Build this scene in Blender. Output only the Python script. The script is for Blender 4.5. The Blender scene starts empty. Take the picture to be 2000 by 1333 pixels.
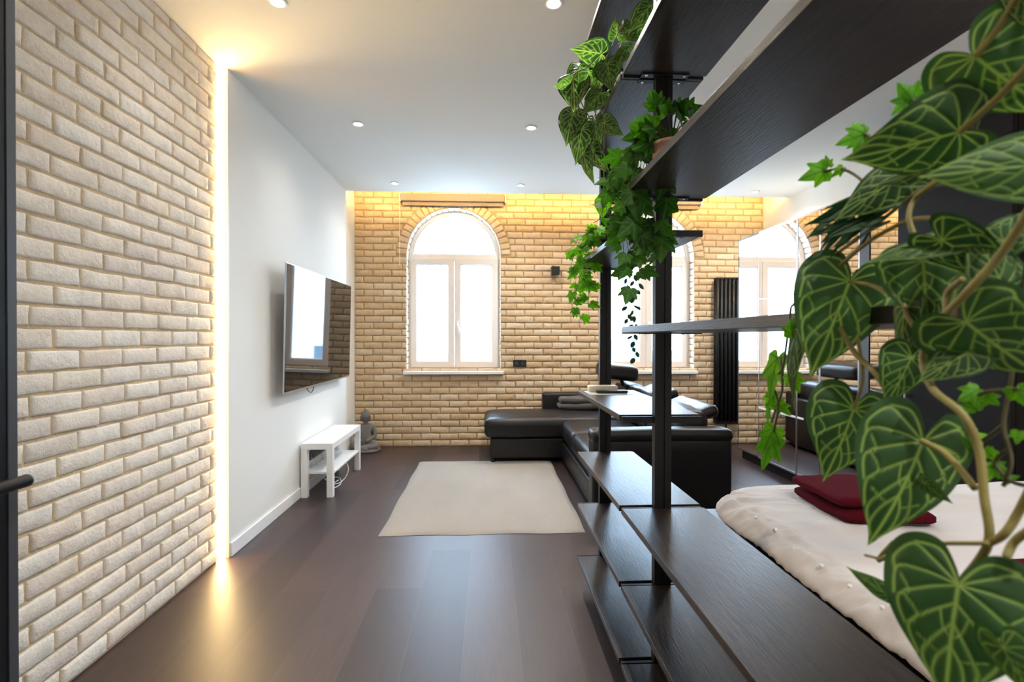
import bpy, bmesh, math, random
import numpy as np
from mathutils import Vector, Matrix, noise

random.seed(7)
SC = bpy.context.scene
COL = SC.collection
PI = math.pi

# ------------------------------------------------------------------ camera
FPX, YAW, PITCH, ROLL = 963.4, 0.0476, 0.0072, -0.0014
def _cam_matrix():
    cy, sy = math.cos(YAW), math.sin(YAW); cp, sp = math.cos(PITCH), math.sin(PITCH); cr, sr = math.cos(ROLL), math.sin(ROLL)
    A = np.array([[cy,-sy,0],[sy,cy,0],[0,0,1]]); B = np.array([[1,0,0],[0,cp,-sp],[0,sp,cp]]); C = np.array([[cr,0,-sr],[0,1,0],[sr,0,cr]])
    return C @ B @ A
CM = _cam_matrix()
CAMZ = 1.33
CAM = Vector((0, 0, CAMZ))
cam_d = bpy.data.cameras.new('camera'); cam = bpy.data.objects.new('camera', cam_d); COL.objects.link(cam)
r_, f_, u_ = CM[0], CM[1], CM[2]
cam.matrix_world = Matrix(((r_[0], u_[0], -f_[0], 0), (r_[1], u_[1], -f_[1], 0), (r_[2], u_[2], -f_[2], CAMZ), (0, 0, 0, 1)))
cam_d.sensor_width = 36; cam_d.lens = FPX / 2000 * 36
cam_d.clip_start = 0.02; cam_d.clip_end = 200
cam_d.dof.use_dof = True; cam_d.dof.focus_distance = 2.3; cam_d.dof.aperture_fstop = 5.0
SC.camera = cam

# ------------------------------------------------------------------ world and exposure
W = bpy.data.worlds.new('sky'); SC.world = W; W.use_nodes = True
bg = W.node_tree.nodes['Background']
bg.inputs[0].default_value = (0.53, 0.75, 1.0, 1); bg.inputs[1].default_value = 17.0
SC.view_settings.view_transform = 'Standard'; SC.view_settings.look = 'None'
SC.view_settings.exposure = 0.14; SC.view_settings.gamma = 1; SC.view_settings.use_curve_mapping = False
SPOT_POWER = 10.5
LED_STRENGTH = 55.0
COVE_STRENGTH = 75.0
for cx in (-0.424, 1.993):                       # portals: daylight enters through the two windows
    d = bpy.data.lights.new('window_portal', 'AREA'); d.shape = 'RECTANGLE'; d.size = 1.15; d.size_y = 2.0; d.cycles.is_portal = True
    o = bpy.data.objects.new('window_portal', d); COL.objects.link(o); o.location = (cx, 6.42, 1.9); o.rotation_euler = (-PI/2, 0, 0)

def at(px, py, Y):
    d = CM.T @ np.array([(px - 1000) / FPX, 1, -(py - 666.5) / FPX]); d = d * (Y / d[1])
    return Vector((d[0], d[1], d[2] + CAMZ))
def atX(px, py, X):
    d = CM.T @ np.array([(px - 1000) / FPX, 1, -(py - 666.5) / FPX]); d = d * (X / d[0])
    return Vector((d[0], d[1], d[2] + CAMZ))

# ------------------------------------------------------------------ materials
def srgb(r, g, b):
    f = lambda c: (c/255/12.92) if c/255 <= .04045 else ((c/255+.055)/1.055)**2.4
    return (f(r), f(g), f(b), 1)
def mat(name, col, rough=.5, metal=0, noise_amt=0, noise_scale=20, bump=0, bump_scale=60, stretch=None, spec=.5, coat=0, sheen=0):
    m = bpy.data.materials.new(name); m.use_nodes = True; nt = m.node_tree; N = nt.nodes; L = nt.links
    p = N['Principled BSDF']; p.inputs['Base Color'].default_value = col; p.inputs['Roughness'].default_value = rough
    p.inputs['Metallic'].default_value = metal; p.inputs['Specular IOR Level'].default_value = spec
    p.inputs['Coat Weight'].default_value = coat; p.inputs['Sheen Weight'].default_value = sheen
    tc = N.new('ShaderNodeTexCoord'); mp = N.new('ShaderNodeMapping'); L.new(tc.outputs['Object'], mp.inputs[0])
    if stretch: mp.inputs['Scale'].default_value = stretch
    if noise_amt:
        n = N.new('ShaderNodeTexNoise'); n.inputs['Scale'].default_value = noise_scale; n.inputs['Detail'].default_value = 6; L.new(mp.outputs[0], n.inputs[0])
        mx = N.new('ShaderNodeMix'); mx.data_type = 'RGBA'; L.new(n.outputs[0], mx.inputs[0])
        mx.inputs[6].default_value = tuple(c*(1-noise_amt) for c in col[:3]) + (1,)
        mx.inputs[7].default_value = tuple(min(1, c*(1+noise_amt)) for c in col[:3]) + (1,)
        L.new(mx.outputs[2], p.inputs['Base Color'])
    if bump:
        n = N.new('ShaderNodeTexNoise'); n.inputs['Scale'].default_value = bump_scale; n.inputs['Detail'].default_value = 5; L.new(mp.outputs[0], n.inputs[0])
        b = N.new('ShaderNodeBump'); b.inputs['Strength'].default_value = bump; b.inputs['Distance'].default_value = .01
        L.new(n.outputs[0], b.inputs['Height']); L.new(b.outputs[0], p.inputs['Normal'])
    return m
def emit(name, col, s):
    m = bpy.data.materials.new(name); m.use_nodes = True; nt = m.node_tree; nt.nodes.clear()
    e = nt.nodes.new('ShaderNodeEmission'); e.inputs[0].default_value = col; e.inputs[1].default_value = s
    o = nt.nodes.new('ShaderNodeOutputMaterial'); nt.links.new(e.outputs[0], o.inputs[0]); return m

def brick_mat(name, cols, rough=.9):
    m = mat(name, cols[0], rough, spec=.2); nt = m.node_tree; N = nt.nodes; L = nt.links; p = N['Principled BSDF']
    g = N.new('ShaderNodeNewGeometry'); cr = N.new('ShaderNodeValToRGB'); L.new(g.outputs['Random Per Island'], cr.inputs[0])
    el = cr.color_ramp.elements
    while len(el) < len(cols): el.new(0.5)
    for i, c in enumerate(cols): el[i].position = i/(len(cols)-1); el[i].color = c
    tc = N['Texture Coordinate']
    n = N.new('ShaderNodeTexNoise'); n.inputs['Scale'].default_value = 14; n.inputs['Detail'].default_value = 8; n.inputs['Roughness'].default_value = .65; L.new(tc.outputs['Object'], n.inputs[0])
    rr = N.new('ShaderNodeValToRGB'); L.new(n.outputs[0], rr.inputs[0]); rr.color_ramp.elements[0].position = .32; rr.color_ramp.elements[0].color = (.74, .69, .62, 1); rr.color_ramp.elements[1].position = .55; rr.color_ramp.elements[1].color = (1, 1, 1, 1)
    mx = N.new('ShaderNodeMix'); mx.data_type = 'RGBA'; mx.blend_type = 'MULTIPLY'; mx.inputs[0].default_value = .45
    L.new(cr.outputs[0], mx.inputs[6]); L.new(rr.outputs[0], mx.inputs[7]); L.new(mx.outputs[2], p.inputs['Base Color'])
    n2 = N.new('ShaderNodeTexNoise'); n2.inputs['Scale'].default_value = 42; n2.inputs['Detail'].default_value = 8; n2.inputs['Roughness'].default_value = .7; L.new(tc.outputs['Object'], n2.inputs[0])
    b = N.new('ShaderNodeBump'); b.inputs['Strength'].default_value = .85; b.inputs['Distance'].default_value = .010
    L.new(n2.outputs[0], b.inputs['Height']); L.new(b.outputs[0], p.inputs['Normal'])
    return m

M_BRICK_L = brick_mat('whitewashed_brick', [srgb(248,240,226), srgb(252,247,238), srgb(244,232,218), srgb(250,242,230), srgb(240,231,221)])
M_MORT_L = mat('ochre_mortar', srgb(214,192,156), .95, noise_amt=.15, noise_scale=9, bump=.5, bump_scale=80, spec=.1)
M_BRICK_B = brick_mat('cream_brick', [srgb(214,188,152), srgb(222,200,168), srgb(206,178,144), srgb(226,206,178), srgb(208,184,150)])
M_MORT_B = mat('tan_mortar', srgb(182,148,108), .95, noise_amt=.15, noise_scale=9, bump=.5, bump_scale=80, spec=.1)
M_REVEAL = brick_mat('pale_reveal_brick', [srgb(232,228,220), srgb(240,236,230)])
M_WHITE = mat('white_paint', srgb(236,236,232), .75, spec=.25, noise_amt=.01, noise_scale=3, bump=.04, bump_scale=150)
M_CEIL = mat('ceiling_paint', srgb(236,235,230), .85, spec=.2, noise_amt=.01, noise_scale=2)
M_GLOSSW = mat('white_lacquer', srgb(240,240,240), .3, noise_amt=.01, noise_scale=5)
M_PVC = mat('window_plastic', srgb(238,228,220), .35, noise_amt=.01, noise_scale=5)
M_BLACK = mat('black_metal', (.006, .006, .007, 1), .46, spec=.28, noise_amt=.1, noise_scale=30, bump=.03, bump_scale=300)
M_BLACKP = mat('black_plastic', (.012, .012, .013, 1), .4, noise_amt=.1)
M_DARKFR = mat('graphite_frame', (.05, .055, .065, 1), .45, noise_amt=.1)
M_ALU = mat('brushed_metal', (.6, .6, .62, 1), .3, metal=1, noise_amt=.05)
M_MIRROR = mat('mirror_glass', (.93, .93, .93, 1), .0, metal=1)
M_SCREEN = mat('glossy_screen', (.006, .006, .008, 1), .03, noise_amt=.02, spec=.7)
M_LEATHER = mat('black_leather', (.008, .007, .008, 1), .36, noise_amt=.15, noise_scale=8, bump=.12, bump_scale=220, spec=.4)
M_THROW = mat('grey_woven', (.07, .066, .06, 1), .9, noise_amt=.25, noise_scale=60, bump=.4, bump_scale=250, sheen=.1)
M_RUG = mat('beige_pile', srgb(160,155,149), .95, noise_amt=.16, noise_scale=3, bump=.7, bump_scale=260, spec=.1, stretch=(1, .35, 1))
M_DUVET = mat('cream_cotton', srgb(216,212,211), .8, noise_amt=.03, noise_scale=5, bump=.12, bump_scale=500, spec=.2)
M_TOWEL = mat('burgundy_terry', (.12, .006, .016, 1), .95, noise_amt=.3, noise_scale=120, bump=.9, bump_scale=500, spec=.1)
M_STONE = mat('grey_stone', (.16, .15, .14, 1), .85, noise_amt=.3, noise_scale=25, bump=.4, bump_scale=90)
M_BROWN = mat('dark_brown_laminate', (.009, .007, .006, 1), .55, spec=.15, noise_amt=.2, noise_scale=8, stretch=(1, 1, .2))
M_BLIND = mat('taupe_blind', srgb(122,110,102), .7, noise_amt=.06, bump=.1, bump_scale=300)
M_POTP = mat('pink_clay', srgb(214,170,150), .7, noise_amt=.1)
M_POTG = mat('grey_clay', srgb(120,118,116), .7, noise_amt=.1)
M_SOIL = mat('dark_soil', (.02, .014, .01, 1), 1, noise_amt=.4, noise_scale=80, bump=.8)
M_VINE = mat('olive_stem', srgb(118,110,58), .55, noise_amt=.3, noise_scale=40, bump=.2)
M_VINED = mat('brown_stem', srgb(70,66,38), .6, noise_amt=.3, noise_scale=60)
M_CABLE = mat('white_cable', srgb(225,225,225), .5, noise_amt=.02)
M_FACADE = mat('pale_render', srgb(226,220,214), .9, noise_amt=.05, noise_scale=1)
M_SLATE = mat('blue_slate', srgb(92,104,112), .7, noise_amt=.1, noise_scale=4)
M_LEDS = emit('warm_led', (1, .68, .30, 1), LED_STRENGTH)
M_COVE = emit('cove_led', (1, .66, .24, 1), COVE_STRENGTH)
M_SPOT = emit('lamp_lens', (1, .93, .82, 1), 30)

def glass_mat(name, tint):
    m = bpy.data.materials.new(name); m.use_nodes = True; nt = m.node_tree; N = nt.nodes; N.clear(); L = nt.links
    t = N.new('ShaderNodeBsdfTransparent'); t.inputs[0].default_value = tint
    g = N.new('ShaderNodeBsdfGlossy'); g.inputs['Roughness'].default_value = .0
    fr = N.new('ShaderNodeFresnel'); fr.inputs[0].default_value = 1.45; mx = N.new('ShaderNodeMixShader'); o = N.new('ShaderNodeOutputMaterial')
    L.new(fr.outputs[0], mx.inputs[0]); L.new(t.outputs[0], mx.inputs[1]); L.new(g.outputs[0], mx.inputs[2]); L.new(mx.outputs[0], o.inputs[0])
    return m
M_GLASS = glass_mat('clear_glass', (.96, .98, .98, 1))
M_GLASSD = glass_mat('smoked_glass', (.08, .08, .09, 1))

def wood_mat():
    m = mat('dark_oak', (.03, .022, .018, 1), .3); nt = m.node_tree; N = nt.nodes; L = nt.links; p = N['Principled BSDF']
    mp = N['Mapping']; mp.inputs['Scale'].default_value = (9, .8, 9)
    n = N.new('ShaderNodeTexNoise'); n.inputs['Scale'].default_value = 9; n.inputs['Detail'].default_value = 9; n.inputs['Roughness'].default_value = .65; n.inputs['Distortion'].default_value = .6; L.new(mp.outputs[0], n.inputs[0])
    cr = N.new('ShaderNodeValToRGB'); L.new(n.outputs[0], cr.inputs[0])
    cr.color_ramp.elements[0].position = .35; cr.color_ramp.elements[0].color = (.007, .0055, .006, 1); cr.color_ramp.elements[1].position = .68; cr.color_ramp.elements[1].color = (.036, .025, .020, 1)
    L.new(cr.outputs[0], p.inputs['Base Color'])
    n2 = N.new('ShaderNodeTexNoise'); n2.inputs['Scale'].default_value = 32; n2.inputs['Detail'].default_value = 6; L.new(mp.outputs[0], n2.inputs[0])
    b = N.new('ShaderNodeBump'); b.inputs['Strength'].default_value = .22; b.inputs['Distance'].default_value = .004; L.new(n2.outputs[0], b.inputs['Height']); L.new(b.outputs[0], p.inputs['Normal'])
    ma = N.new('ShaderNodeMapRange'); L.new(n.outputs[0], ma.inputs[0]); ma.inputs[3].default_value = .28; ma.inputs[4].default_value = .42; L.new(ma.outputs[0], p.inputs['Roughness']); p.inputs['Specular IOR Level'].default_value = .38
    return m
M_WOOD = wood_mat()

def floor_mat():
    m = mat('dark_plank_floor', (.06, .04, .035, 1), .32); nt = m.node_tree; N = nt.nodes; L = nt.links; p = N['Principled BSDF']
    tc = N['Texture Coordinate']; mp = N['Mapping']; mp.inputs['Rotation'].default_value = (0, 0, PI/2); mp.inputs['Location'].default_value = (.13, .35, 0)
    br = N.new('ShaderNodeTexBrick'); L.new(mp.outputs[0], br.inputs[0]); br.inputs['Scale'].default_value = 1
    br.inputs['Brick Width'].default_value = 1.25; br.inputs['Row Height'].default_value = .243; br.inputs['Mortar Size'].default_value = .0011; br.inputs['Mortar Smooth'].default_value = .1
    br.offset = .37; br.inputs['Color1'].default_value = (.036, .023, .023, 1); br.inputs['Color2'].default_value = (.066, .043, .042, 1); br.inputs['Mortar'].default_value = (.085, .062, .06, 1)
    m2 = N.new('ShaderNodeMapping'); m2.inputs['Scale'].default_value = (22, 1.6, 1); L.new(tc.outputs['Object'], m2.inputs[0])
    n = N.new('ShaderNodeTexNoise'); n.inputs['Scale'].default_value = 3; n.inputs['Detail'].default_value = 8; n.inputs['Roughness'].default_value = .6; L.new(m2.outputs[0], n.inputs[0])
    cr = N.new('ShaderNodeValToRGB'); L.new(n.outputs[0], cr.inputs[0]); cr.color_ramp.elements[0].position = .3; cr.color_ramp.elements[0].color = (.72, .72, .72, 1); cr.color_ramp.elements[1].position = .75; cr.color_ramp.elements[1].color = (1.15, 1.12, 1.1, 1)
    mx = N.new('ShaderNodeMix'); mx.data_type = 'RGBA'; mx.blend_type = 'MULTIPLY'; mx.inputs[0].default_value = 1; L.new(br.outputs[0], mx.inputs[6]); L.new(cr.outputs[0], mx.inputs[7]); L.new(mx.outputs[2], p.inputs['Base Color'])
    b = N.new('ShaderNodeBump'); b.inputs['Strength'].default_value = .1; b.inputs['Distance'].default_value = .003; L.new(n.outputs[0], b.inputs['Height']); L.new(b.outputs[0], p.inputs['Normal'])
    mr = N.new('ShaderNodeMapRange'); L.new(n.outputs[0], mr.inputs[0]); mr.inputs[3].default_value = .36; mr.inputs[4].default_value = .46; L.new(mr.outputs[0], p.inputs['Roughness'])
    return m
M_FLOOR = floor_mat()

def leaf_mat(name, dark, mid, vein, transl=.35, rough=.5):
    m = mat(name, dark, rough, spec=.3); nt = m.node_tree; N = nt.nodes; L = nt.links; p = N['Principled BSDF']
    a = N.new('ShaderNodeAttribute'); a.attribute_name = 'vein'
    n = N.new('ShaderNodeTexNoise'); n.inputs['Scale'].default_value = 25; n.inputs['Detail'].default_value = 4; L.new(N['Texture Coordinate'].outputs['Object'], n.inputs[0])
    g = N.new('ShaderNodeNewGeometry')
    ad = N.new('ShaderNodeMath'); ad.operation = 'MULTIPLY_ADD'; L.new(g.outputs['Random Per Island'], ad.inputs[0]); ad.inputs[1].default_value = .7; 
    sb = N.new('ShaderNodeMath'); sb.operation = 'MULTIPLY_ADD'; L.new(n.outputs[0], sb.inputs[0]); sb.inputs[1].default_value = .6; sb.inputs[2].default_value = -.15; L.new(sb.outputs[0], ad.inputs[2])
    m1 = N.new('ShaderNodeMix'); m1.data_type = 'RGBA'; L.new(ad.outputs[0], m1.inputs[0]); m1.inputs[6].default_value = dark; m1.inputs[7].default_value = mid
    m2 = N.new('ShaderNodeMix'); m2.data_type = 'RGBA'; L.new(a.outputs['Fac'], m2.inputs[0]); L.new(m1.outputs[2], m2.inputs[6]); m2.inputs[7].default_value = vein
    L.new(m2.outputs[2], p.inputs['Base Color'])
    tr = N.new('ShaderNodeBsdfTranslucent'); hs = N.new('ShaderNodeHueSaturation'); hs.inputs['Value'].default_value = 1.6; hs.inputs['Saturation'].default_value = 1.15; L.new(m2.outputs[2], hs.inputs['Color']); L.new(hs.outputs[0], tr.inputs[0])
    ms = N.new('ShaderNodeMixShader'); ms.inputs[0].default_value = transl; L.new(p.outputs[0], ms.inputs[1]); L.new(tr.outputs[0], ms.inputs[2]); L.new(ms.outputs[0], N['Material Output'].inputs[0])
    b = N.new('ShaderNodeBump'); b.inputs['Strength'].default_value = .12; b.inputs['Distance'].default_value = .002; n3 = N.new('ShaderNodeTexNoise'); n3.inputs['Scale'].default_value = 400; L.new(N['Texture Coordinate'].outputs['Object'], n3.inputs[0]); L.new(n3.outputs[0], b.inputs['Height']); L.new(b.outputs[0], p.inputs['Normal'])
    return m
M_HEART = leaf_mat('veined_leaf', (.008, .028, .010, 1), (.040, .10, .026, 1), (.22, .33, .08, 1), .28)
M_IVY = leaf_mat('ivy_leaf', (.05, .18, .014, 1), (.20, .50, .035, 1), (.03, .10, .015, 1), .5)
M_IVYD = leaf_mat('dark_ivy_leaf', (.012, .050, .008, 1), (.06, .19, .018, 1), (.09, .19, .05, 1), .38)
M_SMALL = leaf_mat('tiny_dark_leaf', (.010, .028, .014, 1), (.02, .06, .02, 1), (.04, .1, .04, 1), .25)

# ------------------------------------------------------------------ object helpers
def link(name, me, m, parent=None, smooth=False):
    o = bpy.data.objects.new(name, me); COL.objects.link(o)
    if m: me.materials.append(m)
    if smooth:
        for p in me.polygons: p.use_smooth = True
    if parent:
        o.parent = parent; o.matrix_parent_inverse = Matrix.Translation(-parent.location) if False else Matrix()
        if parent.type == 'EMPTY' or True:
            off = parent.matrix_world.translation if False else parent.get('_org', None)
            org = Vector(off) if off is not None else Vector((0, 0, 0))
            if org.length > 0: me.transform(Matrix.Translation(-org))
    return o
def tag(o, label, cat=None, group=None):
    o['label'] = label
    if cat: o['category'] = cat
    if group: o['group'] = group
    return o
def struct(o): o['kind'] = 'structure'; return o
def thing(name, label, cat, loc, group=None):
    o = bpy.data.objects.new(name, None); COL.objects.link(o); o.location = loc; o.empty_display_size = .1
    o['_org'] = tuple(loc)
    if label: tag(o, label, cat, group)
    return o
class MB:
    """collects geometry for one mesh object (world coordinates)"""
    def __init__(s): s.v = []; s.f = []; s.a = None
    def add(s, vs, fs):
        k = len(s.v); s.v += [tuple(p) for p in vs]; s.f += [tuple(i+k for i in f) for f in fs]; return s
    def box(s, x0, x1, y0, y1, z0, z1):
        return s.add([(x0,y0,z0),(x1,y0,z0),(x1,y1,z0),(x0,y1,z0),(x0,y0,z1),(x1,y0,z1),(x1,y1,z1),(x0,y1,z1)],
                     [(0,3,2,1),(4,5,6,7),(0,1,5,4),(1,2,6,5),(2,3,7,6),(3,0,4,7)])
    def rbox(s, x0, x1, y0, y1, z0, z1, r=.01, n=3, bulge=0, amp=0, sc=6, seed=0):
        """rounded box; n grid cells per side beyond the rounding; bulge lifts the top's middle"""
        c = Vector(((x0+x1)/2, (y0+y1)/2, (z0+z1)/2)); h = Vector(((x1-x0)/2, (y1-y0)/2, (z1-z0)/2)); r = min(r, min(h)*.999)
        arc = [math.tan(t) for t in (-PI/4, -PI/8, 0)]
        def ticks(hh):
            inner = hh - r; t = [-hh, -hh + r*.12, -hh + r*.42, -inner] + [-inner + 2*inner*i/n for i in range(1, n)] + [inner, hh - r*.42, hh - r*.12, hh]
            return t
        T = [ticks(h[i]) for i in range(3)]; idx = {}; V = []; F = []
        def vid(p):
            key = (round(p[0], 6), round(p[1], 6), round(p[2], 6))
            if key in idx: return idx[key]
            q = Vector(p); core = Vector([max(-(h[i]-r), min(h[i]-r, q[i])) for i in range(3)]); d = q - core
            if d.length > 1e-9: q = core + d.normalized()*r
            if bulge:
                ux, uy = q.x/h.x, q.y/h.y; q.z += bulge*max(0, 1-ux*ux)**.6*max(0, 1-uy*uy)**.6*(1 if q.z > 0 else 0)
            w = q + c
            if amp:
                nn = noise.noise((w + Vector((seed, seed, 0)))*sc); 
                if d.length > 1e-9: w += d.normalized()*amp*nn
            idx[key] = len(V); V.append(w); return idx[key]
        for ax in range(3):
            a, b = (ax+1) % 3, (ax+2) % 3
            for sgn in (-1, 1):
                for i in range(len(T[a])-1):
                    for j in range(len(T[b])-1):
                        q = []
                        for (ii, jj) in ((i,j),(i+1,j),(i+1,j+1),(i,j+1)):
                            p = [0,0,0]; p[ax] = sgn*h[ax]; p[a] = T[a][ii]; p[b] = T[b][jj]; q.append(vid(p))
                        if sgn < 0: q.reverse()
                        if len(set(q)) == 4: F.append(q)
        return s.add(V, F)
    def tube(s, pts, r, n=8, cap=True):
        pts = [Vector(p) for p in pts]; k = len(pts); rs = r if isinstance(r, (list, tuple)) else [r]*k
        V = []; F = []; up = None
        for i in range(k):
            t = (pts[min(i+1, k-1)] - pts[max(i-1, 0)]).normalized()
            if up is None: up = Vector((0,0,1)) if abs(t.z) < .9 else Vector((1,0,0))
            a = t.cross(up).normalized(); b = a.cross(t).normalized(); up = b
            for j in range(n): an = 2*PI*j/n; V.append(pts[i] + (a*math.cos(an) + b*math.sin(an))*rs[i])
        for i in range(k-1):
            for j in range(n): F.append((i*n+j, i*n+(j+1) % n, (i+1)*n+(j+1) % n, (i+1)*n+j))
        if cap: F.append(tuple(range(n-1, -1, -1))); F.append(tuple((k-1)*n+j for j in range(n)))
        return s.add(V, F)
    def lathe(s, c, prof, n=24, sx=1, sy=1):
        V = []; F = []
        for (r, z) in prof:
            for j in range(n): an = 2*PI*j/n; V.append((c[0]+r*sx*math.cos(an), c[1]+r*sy*math.sin(an), c[2]+z))
        for i in range(len(prof)-1):
            for j in range(n): F.append((i*n+j, i*n+(j+1) % n, (i+1)*n+(j+1) % n, (i+1)*n+j))
        if prof[0][0] > 1e-6: F.append(tuple(range(n-1, -1, -1)))
        if prof[-1][0] > 1e-6: F.append(tuple((len(prof)-1)*n+j for j in range(n)))
        return s.add(V, F)
    def ring(s, outer, inner, y0, y1):
        """solid ring between two closed outlines in XZ, from y0 to y1"""
        n = len(outer); V = [(x, y0, z) for x, z in outer] + [(x, y0, z) for x, z in inner] + [(x, y1, z) for x, z in outer] + [(x, y1, z) for x, z in inner]
        F = []
        for i in range(n):
            j = (i+1) % n
            F += [(i, j, n+j, n+i), (2*n+j, 2*n+i, 3*n+i, 3*n+j), (j, i, 2*n+i, 2*n+j), (n+i, n+j, 3*n+j, 3*n+i)]
        return s.add(V, F)
    def fill(s, outl, y):
        return s.add([(x, y, z) for x, z in outl], [tuple(range(len(outl)))])
    def build(s, name, m, parent=None, smooth=False, bevel=0):
        me = bpy.data.meshes.new(name); me.from_pydata([tuple(p) for p in s.v], [], s.f); me.validate(); me.update()
        if s.a is not None:
            at_ = me.attributes.new('vein', 'FLOAT', 'POINT'); at_.data.foreach_set('value', np.array(s.a, dtype=np.float32))
        o = link(name, me, m, parent, smooth)
        if bevel:
            b = o.modifiers.new('bevel', 'BEVEL'); b.width = bevel; b.segments = 2; b.limit_method = 'ANGLE'
        return o
def sub(o, parent):         # a sub-part: its parent is a part that already sits in its thing's frame
    o.parent = parent; return o
def organ(parent):          # origin of the thing a part belongs to
    p = parent
    while p.parent: p = p.parent
    return p.get('_org', (0, 0, 0))
def subpart(mb, name, m, part, **k):
    o = mb.build(name, m, None, **k); org = Vector(organ(part)); o.data.transform(Matrix.Translation(-org)); o.parent = part; return o
def spline(pts, n=8):
    pts = [Vector(p) for p in pts]; out = []
    for i in range(len(pts)-1):
        p0 = pts[max(i-1, 0)]; p1 = pts[i]; p2 = pts[i+1]; p3 = pts[min(i+2, len(pts)-1)]
        for k in range(n):
            t = k/n; out.append(.5*((2*p1) + (p2-p0)*t + (2*p0-5*p1+4*p2-p3)*t*t + (3*p1-p0-3*p2+p3)*t**3))
    out.append(pts[-1]); return out

# ------------------------------------------------------------------ the setting
ZC = 2.936; XB = -1.597; XR = 3.44; YB = 6.05; YF = -1.4; ZTOP = 3.16; YCOVE = 5.50
mb = MB().box(XB-.25, XR+.2, YF-.1, YB+.4, -.08, 0); struct(mb.build('floor', M_FLOOR))
struct(MB().box(XB-.25, XR+.2, YF-.1, YCOVE, ZC, ZC+.05).build('ceiling', M_CEIL))
struct(MB().box(XB-.25, XR+.2, YCOVE-.12, YB+.4, ZTOP, ZTOP+.08).build('trim_1', M_CEIL))   # slab above the cove slot
struct(MB().box(XB-.25, XR+.2, YCOVE-.12, YCOVE-.08, ZC+.05, ZTOP).build('trim_2', M_CEIL)) # back of the cove
struct(MB().box(XR, XR+.2, YF-.1, YB+.4, 0, ZTOP).build('wall_right', M_WHITE))
struct(MB().box(XB-.25, XR+.2, YF-.25, YF-.1, 0, ZC).build('wall_front', M_WHITE))

# bricks as geometry: each brick a slightly irregular rounded block standing proud of the mortar
def brick_block(mb, O, U, Nn, u0, u1, z0, z1, rng, depth=.0085, zdir=Vector((0,0,1))):
    nu = max(3, int((u1-u0)/.03)+1); nz = 4
    e1 = .0018/(u1-u0); e2 = .0075/(u1-u0); us = [0, e1, e2] + [i/nu for i in range(1, nu)] + [1-e2, 1-e1, 1]; zs = [0, .025, .11, .5, .89, .975, 1]
    if u1-u0 < .04: us = [0, .04, .18, .5, .82, .96, 1]
    o = Vector((rng.uniform(0, 50), rng.uniform(0, 50), 0)); off = rng.uniform(-.002, .003); tilt = rng.uniform(-.02, .02); sk = rng.uniform(-.012, .012)
    V = []; W_ = len(us); H_ = len(zs)
    for j, tz in enumerate(zs):
        for i, tu in enumerate(us):
            u = u0 + (u1-u0)*tu; z = z0 + (z1-z0)*tz
            edge = min(min(tu, 1-tu)*(u1-u0), min(tz, 1-tz)*(z1-z0)*1.0)
            h = depth + off + tilt*(z-(z0+z1)/2) if edge > 1e-6 else -.001
            q = Vector((u*17, z*17, 0)) + o
            w = noise.noise(q*1.0); w2 = noise.noise(q*3.1)
            if edge > 1e-6:
                if i in (1, W_-2) or j in (1, H_-2): h -= .0032 + .002*max(0, w2)
                h += .0026*w + .0026*w2
            uu = u + .0042*noise.noise(q*.7 + Vector((9,9,0))); zz = z + .0045*noise.noise(q*.7 + Vector((3,7,5))) + sk*(u-(u0+u1)/2)
            V.append(O + U*uu + zdir*zz + Nn*h)
    # side skirts come from the outer vertices lying in the mortar; push the second ring outward a little for a full face
    F = []
    for j in range(H_-1):
        for i in range(W_-1): a = j*W_+i; F.append((a, a+1, a+W_+1, a+W_))
    mb.add(V, F)
def brick_field(O, U, Nn, u0, u1, z0, z1, seed, blen=.226, bh=.0800, mort=.0105, cut=None, phase=0):
    rng = random.Random(seed); mb = MB(); z = z0; row = 0
    while z < z1-.01:
        zt = min(z+bh-mort, z1); u = u0 - (blen*(.5 if row % 2 else 0) + rng.uniform(-.008, .008) + phase) 
        while u < u1:
            L_ = blen*rng.choice([1, 1, .985, 1.015])
            a, b = max(u, u0), min(u+L_-mort, u1)
            segs = [(a, b)]
            if cut:
                for (lo, hi) in cut((z+zt)/2):
                    ns = []
                    for (p, q) in segs:
                        if q <= lo or p >= hi: ns.append((p, q))
                        else:
                            if p < lo: ns.append((p, lo))
                            if q > hi: ns.append((hi, q))
                    segs = ns
            for (p, q) in segs:
                if q-p > .025: brick_block(mb, O, U, Nn, p, q, z, zt, rng)
            u += L_
        z += bh; row += 1
    return mb
# left brick wall (runs from behind the camera to the light strip)
YLED0 = 2.99; YP = 3.05
wl = struct(MB().box(XB-.2, XB-.011, YF-.1, YLED0, 0, ZC).build('wall_left', M_MORT_L))
f = brick_field(Vector((XB-.011, 0, 0)), Vector((0,1,0)), Vector((1,0,0)), .1, YLED0, .008, ZC, 3)
f.f = [tuple(reversed(q)) if False else q for q in f.f]
bl = f.build('brickwork', M_BRICK_L, None, smooth=True); bl.parent = wl
# white panel wall beyond the strip
XW = -1.562
wp = struct(MB().box(XB-.2, XW, YP, YCOVE, 0, ZC).build('wall_panel', M_WHITE))
struct(MB().box(XB-.2, -1.615, YCOVE, YB+.4, 0, ZTOP).build('wall_corner', M_WHITE))
struct(MB().box(XB-.2, -1.70, YLED0, YP, 0, ZC).build('trim_3', M_WHITE))
struct(MB().box(XW, XW+.014, YP, YCOVE, 0, .085).build('baseboard_left', M_GLOSSW, bevel=.004))
led = thing('light_strip', 'tall warm glowing light strip in the slot between brick and white wall', 'light', (-1.64, YP, 0))
MB().box(-1.695, -1.58, YP-.006, YP, 0.01, ZC-.03).build('diffuser', M_LEDS, led)
MB().box(-1.58, XW+.002, YP-.012, YP, 0.0, ZC).build('edge_profile', M_GLOSSW, led)

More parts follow.
